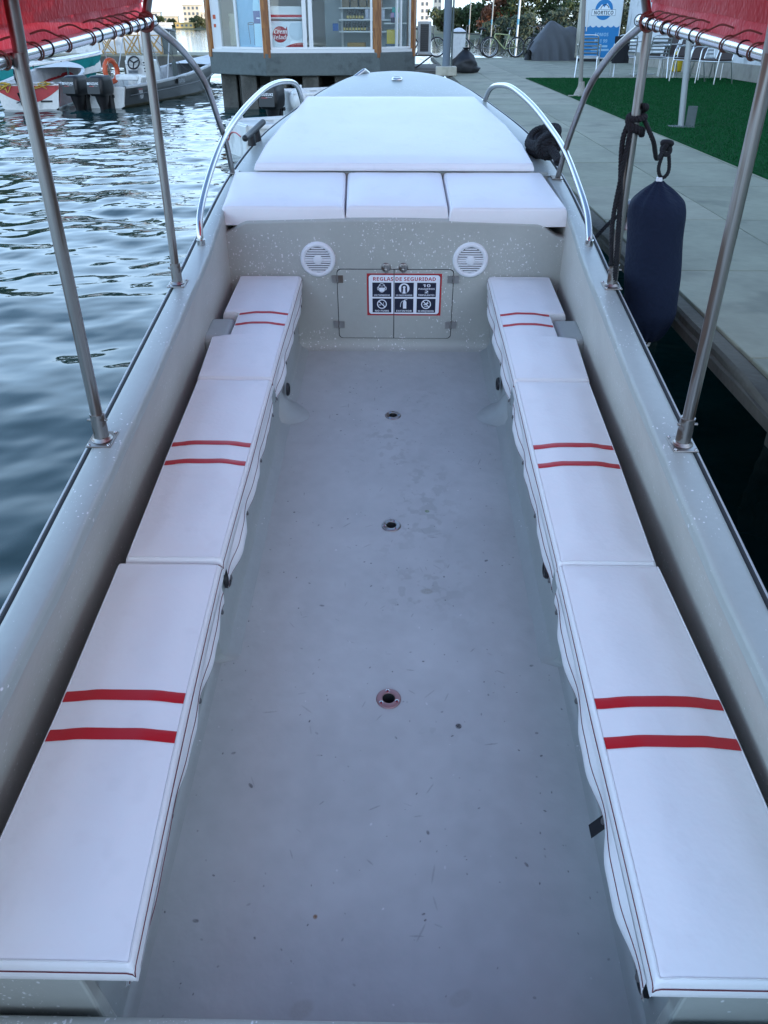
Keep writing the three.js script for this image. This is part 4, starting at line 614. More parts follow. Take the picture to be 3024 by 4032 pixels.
  part('printed_front', slabAlong(C[1], C[2], 0.052, 0.338, 1.53, 2.12, 0.006, -0.10), lettering(768, 512, (c, w, h) => {
    c.fillStyle = '#dfe4e6'; c.fillRect(0, 0, w, h); c.fillStyle = '#c9d3d8'; c.beginPath(); c.ellipse(600, 150, 190, 200, 0.3, 0, 7); c.fill(); c.fillStyle = '#a4222c'; c.beginPath(); c.moveTo(260, h); c.quadraticCurveTo(480, 380, w, 400); c.lineTo(w, h); c.fill();
    c.beginPath(); c.ellipse(200, 230, 180, 165, -0.15, 0, 7); c.fill(); c.beginPath(); c.moveTo(330, 120); c.lineTo(375, 70); c.lineTo(380, 200); c.fill(); c.fillStyle = '#f2e9e4'; c.font = 'bold italic 116px serif'; c.textAlign = 'center'; c.fillText('Crem', 205, 210); c.fillText('Helado', 195, 325);
  }), f);
  part('upper_display', merge([slabAlong(C[1], C[2], 0.05, 0.34, 2.30, 2.50, 0.4, -0.36), slabAlong(C[1], C[2], 0.05, 0.34, 2.22, 2.25, 0.42, -0.36)]), M.whitePaint, f);
  part('red_band', slabAlong(C[1], C[2], 0.05, 0.34, 2.25, 2.31, 0.42, -0.36), M.stripe, f);
  part('canopy_box', slabAlong(C[1], C[2], 0.05, 0.34, 2.9, 3.3, 0.45, -0.36), M.stripe, f);
  // goods
  seed = 23;
  const bottleG = lathe([[0, 0], [0.033, 0.002], [0.035, 0.02], [0.035, 0.13], [0.03, 0.16], [0.014, 0.185], [0.013, 0.23], [0, 0.232]], 10), labG = lathe([[0.0358, 0.02], [0.0358, 0.085]], 10), darkG = mat(0.02, 0.018, 0.014, 0.2), labM = mat(0.55, 0.42, 0.14, 0.6);
  const nth = ['first', 'second', 'third', 'fourth', 'fifth', 'sixth', 'seventh', 'eighth'], bottle = (x, y, z, row, i) => { const t = local('bottle', `dark bottle with a yellow label, ${nth[i]} from the left on the kiosk's ${row} shelf`, 'bottle', [x, y, z], 0, `yellow label bottles on the ${row} shelf`); put('glass', bottleG, darkG, t, [0, 0, 0]); put('label', labG, labM, t, [0, 0, 0]); };
  for (let i = 0; i < 6; i++) bottle(-1.50 + i * 0.085, 2.216, -26.3, 'middle', i); for (let i = 0; i < 8; i++) bottle(-1.60 + i * 0.085, 1.926, -26.22, 'lower', i);
  const boxG = {}; const carton = (x, y, z, w, h, c, label, group) => { const t = local('carton', label, 'carton', [x, y, z], rr(-0.1, 0.1), group); put('box', box(w, h, w * 0.8, 0.006), mat(...c, 0.6), t, [0, h / 2, 0]); put('lid', box(w * 1.01, 0.006, w * 0.81), mat(c[0] * 0.7, c[1] * 0.7, c[2] * 0.7, 0.6), t, [0, h + 0.002, 0]); };
  for (let i = 0; i < 5; i++) carton(-0.94 + i * 0.115, 2.216, -26.3, 0.10, 0.24, [0.5, 0.5, 0.56], `tall pale carton, ${nth[i]} from the left on the kiosk middle shelf`, 'pale cartons on the middle shelf');
  for (let i = 0; i < 5; i++) carton(-1.55 + i * 0.24, 2.501, -26.4, 0.20, 0.22, [0.20, 0.15, 0.09], `brown carton, ${nth[i]} from the left on the kiosk top shelf`, 'brown cartons on the top shelf');
  carton(-1.85, 1.93, -26.2, 0.16, 0.18, [0.02, 0.10, 0.32], 'blue carton left of the bottles on the lower shelf'); carton(-1.25, 1.45, -26.2, 0.5, 0.19, [0.34, 0.22, 0.09], 'brown wide carton on the kiosk floor'); carton(-0.7, 1.926, -26.3, 0.42, 0.09, [0.14, 0.11, 0.09], 'flat dark carton on the kiosk lower shelf');
  [[-0.30, 0, 0.03, 0.02, 0.05, 'dark'], [-0.19, 0, 0.42, 0.25, 0.42, 'lilac'], [-0.09, 0, 0.50, 0.30, 0.10, 'ochre'], [-0.31, 1, 0.45, 0.25, 0.42, 'mauve'], [-0.21, 1, 0.10, 0.35, 0.55, 'sky blue'], [-0.10, 1, 0.48, 0.26, 0.45, 'pink'], [-0.27, 2, 0.02, 0.42, 0.36, 'turquoise'], [-0.16, 2, 0.12, 0.42, 0.10, 'green']].forEach(([x, j, r, g, b, n]) => carton(x + 0.1, 2.131 + j * 0.123, -26.12 + (x + 0.3) * 0.35, 0.10, 0.12, [r, g, b], `small ${n} box stacked in the right kiosk window`, 'coloured boxes in the right kiosk window'));
  carton(-0.20, 1.62, -25.85, 0.32, 0.34, [0.58, 0.42, 0.03], 'yellow box standing in the right kiosk window'); carton(-0.2, 1.45, -25.9, 0.4, 0.16, [0.08, 0.13, 0.2], 'dark blue box under the yellow box');
  // air-conditioning unit on its bracket at the right end
  const a = thing('air_conditioner', 'grey outdoor air conditioning unit on a bracket beside the kiosk', 'air conditioner', [0.74, 1.3, -27]);
  part('casing', uvBox(box(0.40, 0.84, 0.32, 0.02).translate(0.74, 1.75, -27.1)), M.boatGreyIn, a); part('grille_recess', boxAt(0.615, 0.865, 1.40, 2.10, -26.943, -26.935), M.black, a);
  for (let i = 0; i < 14; i++) part('grille_bar', boxAt(0.615, 0.865, 1.42 + i * 0.05, 1.426 + i * 0.05, -26.936, -26.926), M.darkMetal, a);
  part('bracket', merge([boxAt(0.45, 1.0, 1.28, 1.32, -27.25, -26.95), bar([0.98, 1.3, -26.97], [0.46, 0.95, -26.97], 0.04, 0.04)]), M.black, a);
  part('pipe', tube([[0.55, 1.6, -27.1], [0.42, 1.4, -26.9], [0.38, 1.2, -26.7], [0.4, 1.0, -26.5]], 0.02, 20, 6), M.black, a);
}
// ---------------------------------------------------------------- column, bag, pedestal
{
  const c = thing('steel_column', 'tall grey steel column on a cream concrete block on the quay', 'column', [1.17, 1, -22.3]);
  part('shaft', rod([1.17, 1.15, -22.3], [1.17, 6.0, -22.3], 0.095, 0.095, 20), mat(0.13, 0.16, 0.19, 0.5), c); part('conduit', rod([1.30, 1.1, -22.25], [1.30, 6, -22.25], 0.022), M.concGrey, c); part('footing', uvBox(box(0.50, 0.20, 0.5, 0.02).translate(1.17, 1.10, -22.2)), M.cream, c);
  const rows = []; seed = 3; for (let i = 0; i <= 16; i++) { const t = i / 16, r = []; for (let j = 0; j < 26; j++) { const a = j / 26 * 6.2832, R = (0.33 * Math.pow(Math.sin(Math.PI * Math.min(0.97, 0.30 + 0.70 * t)), 0.7)) * (1 + 0.28 * (fbm(j * 0.7, t * 5, 26, 501, 3) - 0.5)); r.push([1.72 + R * Math.cos(a) * 1.05 + (t < 0.2 ? 0.06 * Math.cos(a) : 0), 1.0 + 0.50 * t + 0.05 * fbm(j * 0.4, t * 3, 26, 503, 2), -23.5 + R * Math.sin(a)]); } rows.push(r); }
  const b = thing('black_bag', 'slumped black plastic bag on the quay beside the steel column', 'bag', [1.72, 1, -23.5]); part('body', loft(rows, { closeU: true }), mat(0.012, 0.012, 0.014, 0.5), b);
  part('tied_top', loft([0, 1, 2, 3].map(i => Array.from({ length: 10 }, (_, j) => { const a = j / 10 * 6.283, R = [0.10, 0.04, 0.06, 0.11][i] * (1 + 0.3 * Math.sin(j * 2.3)); return [1.70 + R * Math.cos(a) + 0.02 * i, 1.47 + i * 0.035, -23.5 + R * Math.sin(a)]; })), { closeU: true }), mat(0.012, 0.012, 0.014, 0.5), b);
  const p = thing('utility_pedestal', 'white utility pedestal with a domed cap behind the steel column', 'pedestal', [2.2, 1, -33.8]);
  part('body', uvBox(box(0.50, 0.82, 0.42, 0.02).translate(2.2, 1.41, -33.8)), M.wallWhite, p); part('band', boxAt(1.94, 2.46, 1.82, 1.87, -34.02, -33.58), M.concGrey, p); part('cap', lathe([[0, 0.13], [0.15, 0.11], [0.30, 0.05], [0.36, 0]], 4).rotateY(Math.PI / 4).translate(2.2, 1.87, -33.8), M.wallWhite, p);
}
// ---------------------------------------------------------------- bicycles
{
  const tyre = new THREE.TorusGeometry(0.325, 0.026, 8, 40), rimG = new THREE.TorusGeometry(0.295, 0.010, 6, 36), spoke = merge(Array.from({ length: 14 }, (_, i) => rod([0, 0, 0], [0.295 * Math.cos(i * 0.4488), 0.295 * Math.sin(i * 0.4488), 0], 0.0022, 0.0022, 4)));
  const hub = rod([0, 0, -0.05], [0, 0, 0.05], 0.02);
  const bike = (x, z, turn, paint, label, dark = false) => {
    const t = local('bicycle', label, 'bicycle', [x, 1.0, z], turn, 'parked bicycles at the end of the quay'), L = 0.53, wy = 0.352;
    for (const s of [-1, 1]) { const w = put('wheel', tyre, M.black, t, [s * L, wy, 0]); for (const [n, g, m] of [['rim', rimG, dark ? M.black : M.alu], ['spokes', spoke, M.alu], ['hub', hub, M.darkMetal]]) { const o = new THREE.Mesh(g, m); o.name = n; w.add(o); } }
    const bb = [-0.06, 0.30, 0], st = [-0.20, 0.76, 0], hd = [0.36, 0.80, 0], hb = [0.385, 0.68, 0];
    part('frame', merge([rod(bb, st, 0.017), rod(st, hd, 0.017), rod(bb, hb, 0.020), rod(hd, hb, 0.02), rod(bb, [-L, wy, 0.04], 0.010), rod(bb, [-L, wy, -0.04], 0.010), rod([-0.19, 0.72, 0], [-L, wy, 0.04], 0.009), rod([-0.19, 0.72, 0], [-L, wy, -0.04], 0.009)]), paint, t);
    part('fork', merge([rod(hb, [L, wy, 0.05], 0.013), rod(hb, [L, wy, -0.05], 0.013)]), paint, t);
    const sd = part('saddle', uvBox(box(0.26, 0.06, 0.14, 0.028).translate(-0.24, 0.96, 0)), M.black, t); part('seat_post', rod(st, [-0.235, 0.94, 0], 0.013), M.alu, sd);
    const h = part('handlebar', tube([[0.30, 1.06, -0.30], [0.36, 1.05, -0.18], [0.37, 1.0, 0], [0.36, 1.05, 0.18], [0.30, 1.06, 0.30]], 0.012, 24, 6), M.darkMetal, t); part('stem', rod(hd, [0.37, 1.0, 0], 0.015), M.darkMetal, h);
    const c = part('crank', merge([new THREE.TorusGeometry(0.085, 0.008, 5, 20).translate(-0.06, 0.30, 0.05), rod([-0.06, 0.30, 0.07], [0.03, 0.16, 0.07], 0.01), rod([-0.06, 0.30, -0.07], [-0.15, 0.44, -0.07], 0.01)]), M.darkMetal, t); part('pedal', merge([boxAt(-0.02, 0.08, 0.145, 0.17, 0.07, 0.16), boxAt(-0.2, -0.1, 0.43, 0.455, -0.16, -0.07)]), M.black, c);
    part('chain', merge([rod([-0.06, 0.385, 0.05], [-L, wy + 0.03, 0.05], 0.004, 0.004, 4), rod([-0.06, 0.215, 0.05], [-L, wy - 0.03, 0.05], 0.004, 0.004, 4)]), M.darkMetal, t);
    return t;
  };
  const pt = (r, g, b) => mat(r, g, b, 0.35);
  bike(0.95, -35.1, 0.25, pt(0.03, 0.03, 0.035), 'dark bicycle half hidden behind the steel column');
  bike(2.95, -35.2, 3.05, pt(0.03, 0.035, 0.04), 'black bicycle with a pale saddle beside the white pedestal');
  bike(4.02, -34.9, 3.35, pt(0.42, 0.48, 0.22), 'pale yellow-green bicycle in the middle of the row');
  bike(5.25, -33.9, 2.2, pt(0.02, 0.02, 0.025), 'black bicycle turned towards the covered motorcycle', true);
  bike(5.65, -34.6, 2.4, pt(0.02, 0.10, 0.45), 'blue framed bicycle behind the covered motorcycle', true);
  // covered motorcycle
  const m = local('covered_motorcycle', 'motorcycle under a draped grey cover beside the blue and white ice box', 'motorcycle', [5.52, 1, -32.4], 0.15), rows = [];
  const ht = table([-0.9, -0.75, -0.5, -0.2, 0.05, 0.35, 0.6, 0.85, 0.95], [0.34, 0.58, 0.88, 1.20, 1.14, 1.00, 1.04, 0.90, 0.6]);
  for (let i = 0; i <= 40; i++) { const x = lerp(-0.9, 0.92, i / 40), r = []; for (let j = 0; j <= 24; j++) { const a = j / 24 * Math.PI, y = ht(x) * Math.pow(Math.sin(a), 0.55), wd = lerp(0.46, 0.16, Math.pow(y / 1.45, 1.2)), f = 0.035 * Math.sin(x * 17 + j * 0.9) * (1 - y / 1.6) + 0.05 * (fbm(x * 4 + 9, j * 0.3, 256, 511, 3) - 0.5); r.push([x, y, (Math.cos(a) > 0 ? 1 : -1) * wd * Math.pow(Math.abs(Math.cos(a)), 0.5) + f]); } rows.push(r); }
  part('cover', loft(rows), mat(0.10, 0.105, 0.115, 0.75, { bumpMap: vinylBump, bumpScale: 0.02 }), m);
  for (const x of [-0.62, 0.62]) put('wheel', new THREE.TorusGeometry(0.26, 0.06, 8, 28), M.black, m, [x, 0.32, 0]);
}
// ---------------------------------------------------------------- ice box with printed front
{
  const t = thing('ice_box', 'tall blue and white ice box with a round blue logo beside the white building', 'ice box', [6.95, 1, -31.6]);
  part('cabinet', uvBox(box(1.28, 2.55, 0.95, 0.03).translate(6.92, 2.35, -31.75)), M.whitePlastic, t);
  const g = new THREE.BoxGeometry(1.20, 2.40, 0.008).translate(6.92, 2.32, -31.268);
  part('printed_front', g, lettering(768, 1536, (c, w, h) => {
    c.fillStyle = '#dfe5e8'; c.fillRect(0, 0, w, h); const y0 = 930; c.fillStyle = '#2180bd'; c.beginPath(); c.moveTo(0, y0); for (let i = 0; i < 6; i++) { const x = i * w / 6; c.quadraticCurveTo(x + w / 12, y0 + 70, x + w / 6, y0); } c.lineTo(w, h); c.lineTo(0, h); c.fill();
    c.beginPath(); c.arc(384, 640, 190, 0, 7); c.fill(); c.fillStyle = '#eef2f4'; c.beginPath(); c.moveTo(240, 640); c.lineTo(330, 540); c.lineTo(384, 600); c.lineTo(440, 520); c.lineTo(530, 640); c.fill(); c.strokeStyle = '#20303c'; c.lineWidth = 14; c.beginPath(); c.arc(400, 640, 90, Math.PI * 1.05, Math.PI * 1.9); c.stroke();
    c.fillStyle = '#eef2f4'; c.fillRect(130, 640, 508, 110); c.strokeStyle = '#39566b'; c.lineWidth = 6; c.strokeRect(130, 640, 508, 110); c.fillStyle = '#20303c'; c.font = 'bold 96px sans-serif'; c.textAlign = 'center'; c.fillText('NORTICO', 384, 730, 470);
    c.fillStyle = '#9cc4de'; c.font = 'bold 88px sans-serif'; c.fillText('SOMOS', 400, 1130); c.fillText('80 1 99', 400, 1250); c.fillRect(230, 1300, 330, 40); c.fillRect(200, 1370, 400, 40);
  }), t);
  part('sunlit_side', boxAt(6.262, 6.28, 1.1, 3.6, -32.2, -31.29), M.cream, t); part('handle', rod([6.40, 1.9, -31.24], [6.40, 2.5, -31.24], 0.018), M.alu, t); part('plinth', boxAt(6.3, 7.54, 1.0, 1.08, -32.2, -31.32), M.black, t);  // cream plate paints sunlight onto the left side of the cabinet
}
// ---------------------------------------------------------------- café chairs and table on the turf, shade poles
{
  const tb = (pts, r = 0.0125, n = 20) => tube(curve(pts, false, 0.3), r, n, 8);
  const slat = box(0.40, 0.032, 0.012, 0.005), seatSlat = box(0.40, 0.012, 0.05, 0.004);
  const chair = (x, z, turn, dark, label) => {
    const t = local('cafe_chair', label, 'chair', [x, 1.018, z], turn, 'aluminium cafe chairs on the turf');
    for (const s of [-1, 1]) { part('front_leg', tb([[s * 0.26, 0, 0.24], [s * 0.26, 0.44, 0.22], [s * 0.27, 0.62, 0.19], [s * 0.265, 0.66, 0.10], [s * 0.25, 0.66, -0.12], [s * 0.225, 0.67, -0.25]]), M.alu, t); part('rear_leg', tb([[s * 0.24, 0, -0.30], [s * 0.225, 0.42, -0.19], [s * 0.215, 0.62, -0.25], [s * 0.205, 0.82, -0.31]]), M.alu, t); }
    part('top_rail', tb([[-0.205, 0.82, -0.31], [-0.14, 0.855, -0.32], [0.14, 0.855, -0.32], [0.205, 0.82, -0.31]]), M.alu, t);
    part('seat_rail', merge([tb([[-0.26, 0.41, 0.22], [0.26, 0.41, 0.22]]), tb([[-0.225, 0.40, -0.19], [0.225, 0.40, -0.19]]), tb([[-0.255, 0.41, 0.22], [-0.225, 0.40, -0.19]]), tb([[0.255, 0.41, 0.22], [0.225, 0.40, -0.19]])]), M.alu, t);
    if (dark) { part('woven_back', uvBox(box(0.42, 0.43, 0.025, 0.008).rotateX(-0.28).translate(0, 0.635, -0.25)), M.weave, t); part('woven_seat', uvBox(box(0.45, 0.035, 0.42, 0.012).translate(0, 0.435, 0.02)), M.weave, t); }
    else { for (let i = 0; i < 5; i++) put('back_slat', slat, M.aluShaded, t, [0, 0.50 + i * 0.072, -0.222 - i * 0.020], rotE(-0.28, 0, 0)); for (let i = 0; i < 6; i++) put('seat_slat', seatSlat, M.aluShaded, t, [0, 0.428, -0.16 + i * 0.07]); }
    return t;
  };
  chair(4.45, -21.2, 2.9, false, 'slatted aluminium chair standing alone in front of the ice box');
  chair(5.42, -21.6, 3.0, false, 'slatted aluminium chair with a black jacket behind the canopy brace');
  chair(5.98, -20.9, 3.1, false, 'slatted aluminium chair behind the right canopy post');
  chair(6.42, -22.0, -1.2, true, 'dark woven chair at the wall, farther of the back pair');
  chair(6.55, -21.2, -1.15, true, 'dark woven chair at the wall, nearer of the back pair');
  chair(6.95, -20.2, 0.1, false, 'slatted aluminium chair facing the camera by the wall');
  chair(6.28, -19.4, -1.15, true, 'dark woven chair facing left, second from the canopy rail');
  chair(6.62, -18.7, -1.1, true, 'dark woven chair facing left, nearest the canopy rail');
  const tt = local('cafe_table', 'square metal cafe table between the chairs', 'table', [6.05, 1.018, -22.2]);
  part('tabletop', uvBox(box(0.8, 0.03, 0.8, 0.01).translate(0, 0.72, 0)), M.alu, tt); part('pedestal', rod([0, 0, 0], [0, 0.71, 0], 0.035), M.alu, tt); part('foot', merge([boxAt(-0.3, 0.3, 0, 0.03, -0.03, 0.03), boxAt(-0.03, 0.03, 0.002, 0.028, -0.3, 0.3)]), M.alu, tt);
  const j = local('jacket', 'black jacket hung over the back of a slatted chair', 'jacket', [5.25, 1.45, -21.35], 0.1); { const rows = []; for (let i = 0; i <= 10; i++) { const r = []; for (let q = 0; q < 16; q++) { const a = q / 16 * 6.283; r.push([(0.20 - 0.004 * i + 0.03 * Math.sin(q * 2 + i)) * Math.cos(a), -0.15 + 0.055 * i, 0.09 * Math.sin(a) * (1 - 0.04 * i)]); } rows.push(r); } part('cloth', loft(rows, { closeU: true }), M.blackRough, j); }
  const yb = thing('yellow_canister', 'yellow canister on the ground against the white wall', 'canister', [7.3, 1, -23.5]); part('body', lathe([[0, 0], [0.12, 0.01], [0.13, 0.05], [0.13, 0.40], [0.10, 0.46], [0.04, 0.48], [0.04, 0.54], [0, 0.54]], 18).translate(7.3, 1.02, -23.5), mat(0.6, 0.40, 0.01, 0.5), yb); part('handle', new THREE.TorusGeometry(0.05, 0.012, 6, 14).translate(7.3, 1.58, -23.5), M.black, yb);
  [[3.16, -15.3, 3.02, -16.2, 'thin weathered shade pole leaning on the turf in front of the ice box'], [3.42, -10.45, 3.22, -10.9, 'grey shade pole with a bent foot plate on the turf by the right canopy post']].forEach(([x, z, x2, z2, label], i) => {
    const t = thing('shade_pole', label, 'pole', [x, 1.018, z], { group: 'shade poles on the turf' }); part('pole', rod([x, 1.02, z], [x2, 4.6, z2], 0.036, 0.032, 14), i ? mat(0.30, 0.31, 0.30, 0.45, { metalness: 0.4 }) : mat(0.22, 0.20, 0.17, 0.7), t);
    part('foot', merge(i ? [boxAt(x + 0.05, x + 0.16, 1.02, 1.24, z - 0.01, z + 0.01), boxAt(x - 0.14, x + 0.14, 1.016, 1.026, z - 0.1, z + 0.1)] : [lathe([[0.12, 0], [0.10, 0.05], [0.06, 0.14], [0.05, 0.22]], 10).translate(x, 1.018, z), boxAt(x - 0.2, x + 0.08, 1.016, 1.028, z - 0.06, z + 0.06)]), i ? M.concGrey : M.skirt, t);
  });
}
// ---------------------------------------------------------------- mooring posts beyond the quay
[[0.60, -37.0, 0.05, [0.6, 0.62, 0.6], 'white mooring post right of the kiosk'], [4.95, -38.5, 0.045, [0.55, 0.62, 0.66], 'white and blue mooring post behind the yellow-green bicycle'], [4.2, -42, 0.03, [0.30, 0.33, 0.33], 'thin grey mooring post behind the bicycles'], [3.1, -41, 0.025, [0.32, 0.33, 0.32], 'thin grey mooring post left of the others']].forEach(([x, z, r, c, label]) => { const t = thing('mooring_post', label, 'post', [x, -0.8, z], { group: 'mooring posts' }); part('shaft', rod([x, -0.8, z], [x + 0.06, 4.2, z], r, r, 10), mat(...c, 0.6), t); part('band', rod([x + 0.03, 2.1, z], [x + 0.034, 2.3, z], r * 1.1, r * 1.1, 10), mat(0.08, 0.3, 0.45, 0.6), t); });

// ---------------------------------------------------------------- boats across the water
function openBoat(t, { L, B, H0, H1, side, bottom, inner, rim, stripe }) { // local frame: stern at z=0, bow at z=-L, waterline y=0
  const half = q => B / 2 * (0.88 + 0.12 * Math.sin(Math.min(1, q * 1.8) * Math.PI / 2)) * Math.pow(Math.max(0, 1 - Math.pow(q, 4.2)), 0.62), sh = q => H0 + (H1 - H0) * Math.pow(q, 1.9);
  const O = [], I = [], G1 = [], BT = [], N = 36;
  for (let i = 0; i <= N; i++) {
    const q = i / N * 0.999, z = -q * L, w = half(q), h = sh(q), tk = smooth(0.55, 1, q), o = [], b = [], n = [];
    const zb = z + tk * 0.5 * (h) , wl = lerp(0.86, 0.45, tk);
    for (let j = 0; j <= 16; j++) { const a = j / 8 - 1, s = Math.sign(a) || 1, e = Math.abs(a); if (e > 0.0) { } const y = e > 0.5 ? lerp(0.06, h, (e - 0.5) * 2) : 0.06; o.push(e); }
    O.push([[-w, h], [-w * lerp(1, wl, 0.3) - 0.01, h * 0.62], [-w * lerp(1, wl, 0.75), h * 0.28], [-w * wl, 0.07]].map(p => [p[0], p[1], lerp(zb, z, p[1] / h)]).concat([[w * wl, 0.07], [w * lerp(1, wl, 0.75), h * 0.28], [w * lerp(1, wl, 0.3) + 0.01, h * 0.62], [w, h]].map(p => [p[0], p[1], lerp(zb, z, p[1] / h)])));
    BT.push([[-w * wl - 0.002, 0.075], [-w * wl * 0.96, -0.05], [0, -0.35], [w * wl * 0.96, -0.05], [w * wl + 0.002, 0.075]].map(p => [p[0], p[1], zb]));
    const wi = Math.max(0.01, w - 0.07); I.push([[-wi, h - 0.01], [-wi * 0.92, 0.25 + 0.3 * tk * h], [-wi * 0.5, 0.16 + 0.45 * tk * h], [wi * 0.5, 0.16 + 0.45 * tk * h], [wi * 0.92, 0.25 + 0.3 * tk * h], [wi, h - 0.01]].map(p => [p[0], p[1], z * 0.985]));
    G1.push([w, h, z, wi]);
  }
  const sides = O.map(r => r.slice(0, 4)), sides2 = O.map(r => r.slice(4));
  part('hull_side', loft(sides), side, t); part('hull_side', loft(sides2), side, t); part('hull_bottom', loft(BT), bottom, t); part('liner', loft(I, { crease: 35 }), inner, t);
  for (const s of [-1, 1]) part('gunwale', loft(G1.map(([w, h, z, wi]) => [[s * (w + 0.02), h - 0.05, z], [s * (w + 0.025), h + 0.005, z], [s * w, h + 0.02, z], [s * wi, h + 0.018, z * 0.992], [s * (wi - 0.01), h - 0.03, z * 0.985]])), rim, t);
  part('transom', extrude([[-half(0), H0], [-half(0) * 0.86, 0.05], [0, -0.3], [half(0) * 0.86, 0.05], [half(0), H0]], 0.06, 0.01).translate(0, 0, -0.03), stripe?.transom ?? side, t);
  const dq = 0.74, D = []; for (let i = 0; i <= 12; i++) { const q = lerp(dq, 0.996, i / 12), w = half(q) - 0.01, r = []; for (let j = 0; j <= 8; j++) { const a = j / 4 - 1; r.push([a * w, sh(q) + 0.03 + 0.04 * (1 - a * a), -q * L]); } D.push(r); }
  part('foredeck', loft(D), rim, t);
  return { half, sh };
}
const engTex = drawn(512, 512, (c, w, h) => { c.fillStyle = '#0e0f11'; c.fillRect(0, 0, w, h); c.fillStyle = '#e3e3e3'; c.font = 'bold 104px sans-serif'; c.textAlign = 'center'; c.fillText('SUZUKI', 290, 215, 400); c.fillStyle = '#b3282c'; c.fillRect(90, 262, 190, 16); c.fillStyle = '#c9c9c9'; c.fillRect(230, 250, 210, 8); c.fillStyle = '#dfe7ea'; c.fillRect(14, 150, 84, 70); c.fillStyle = '#15181b'; c.font = 'bold 40px sans-serif'; c.fillText('140', 56, 200); });
function outboard(name, label, pos, turn, tilt = 0, group, scale = 1) { // origin at the transom clamp, aft is +z
  const t = local(name, label, 'outboard motor', pos, turn, group); t.scale.setScalar(scale);
  const cow = (() => { const rows = []; const pr = [[0.30, 0.20, 0.30], [0.36, 0.235, 0.35], [0.48, 0.245, 0.37], [0.66, 0.235, 0.36], [0.76, 0.215, 0.33], [0.80, 0.17, 0.27], [0.805, 0.06, 0.1]]; for (const [y, w, d] of pr) { const r = []; for (let j = 0; j < 32; j++) { const a = j / 32 * 6.2832, c = Math.cos(a), s = Math.sin(a), e = 0.42; r.push([w * Math.sign(c) * Math.pow(Math.abs(c), e), y, 0.36 + d * Math.sign(s) * Math.pow(Math.abs(s), e) * (s > 0 ? 0.94 : 1) + (y - 0.5) * -0.12]); } rows.push(r); } return loft(rows, { closeU: true }); })();
  const leg = (() => { const rows = []; for (const [y, w, d, z] of [[0.34, 0.17, 0.28, 0.37], [0.16, 0.13, 0.24, 0.37], [0.0, 0.075, 0.18, 0.37], [-0.3, 0.05, 0.15, 0.38], [-0.52, 0.045, 0.17, 0.39]]) { const r = []; for (let j = 0; j < 20; j++) { const a = j / 20 * 6.2832; r.push([w * Math.cos(a), y, z + d * Math.sin(a)]); } rows.push(r); } return loft(rows, { closeU: true }); })();
  const R = g => tilt ? g.translate(0, -0.1, -0.05).rotateX(-tilt).translate(0, 0.1, 0.05) : g;
  const c = part('cowling', R(cow), mat(0.008, 0.009, 0.010, 0.42), t);
  part('lettering', R(new THREE.PlaneGeometry(0.40, 0.40).rotateX(-0.117).translate(0, 0.56, 0.735)), mat(1, 1, 1, 0.35, { map: engTex }), c);
  part('leg', R(leg), M.black, t); part('clamp_bracket', R(merge([boxAt(-0.13, 0.13, -0.1, 0.32, -0.02, 0.16, 0.02), boxAt(-0.16, 0.16, 0.22, 0.30, -0.10, 0.05, 0.01)])), M.black, t);
  const g = part('gearcase', R(lathe([[0, -0.26], [0.05, -0.2], [0.062, 0], [0.05, 0.16], [0, 0.2]], 14).rotateX(-Math.PI / 2).translate(0, -0.56, 0.40)), M.black, t);
  for (let k = 0; k < 3; k++) part('propeller_blade', R(new THREE.SphereGeometry(0.09, 10, 6).scale(0.6, 1, 0.12).rotateY(0.5).translate(0, 0.10, 0).rotateZ(k * 2.094).translate(0, -0.56, 0.60)), M.black, g);
  part('plate', R(boxAt(-0.12, 0.12, -0.30, -0.28, 0.22, 0.66, 0.005)), M.black, t);
  return t;
}
const rotated = (o, turn, p) => { const c = Math.cos(turn), s = Math.sin(turn); return [o[0] + c * p[0] + s * p[2], o[1] + p[1], o[2] - s * p[0] + c * p[2]]; };
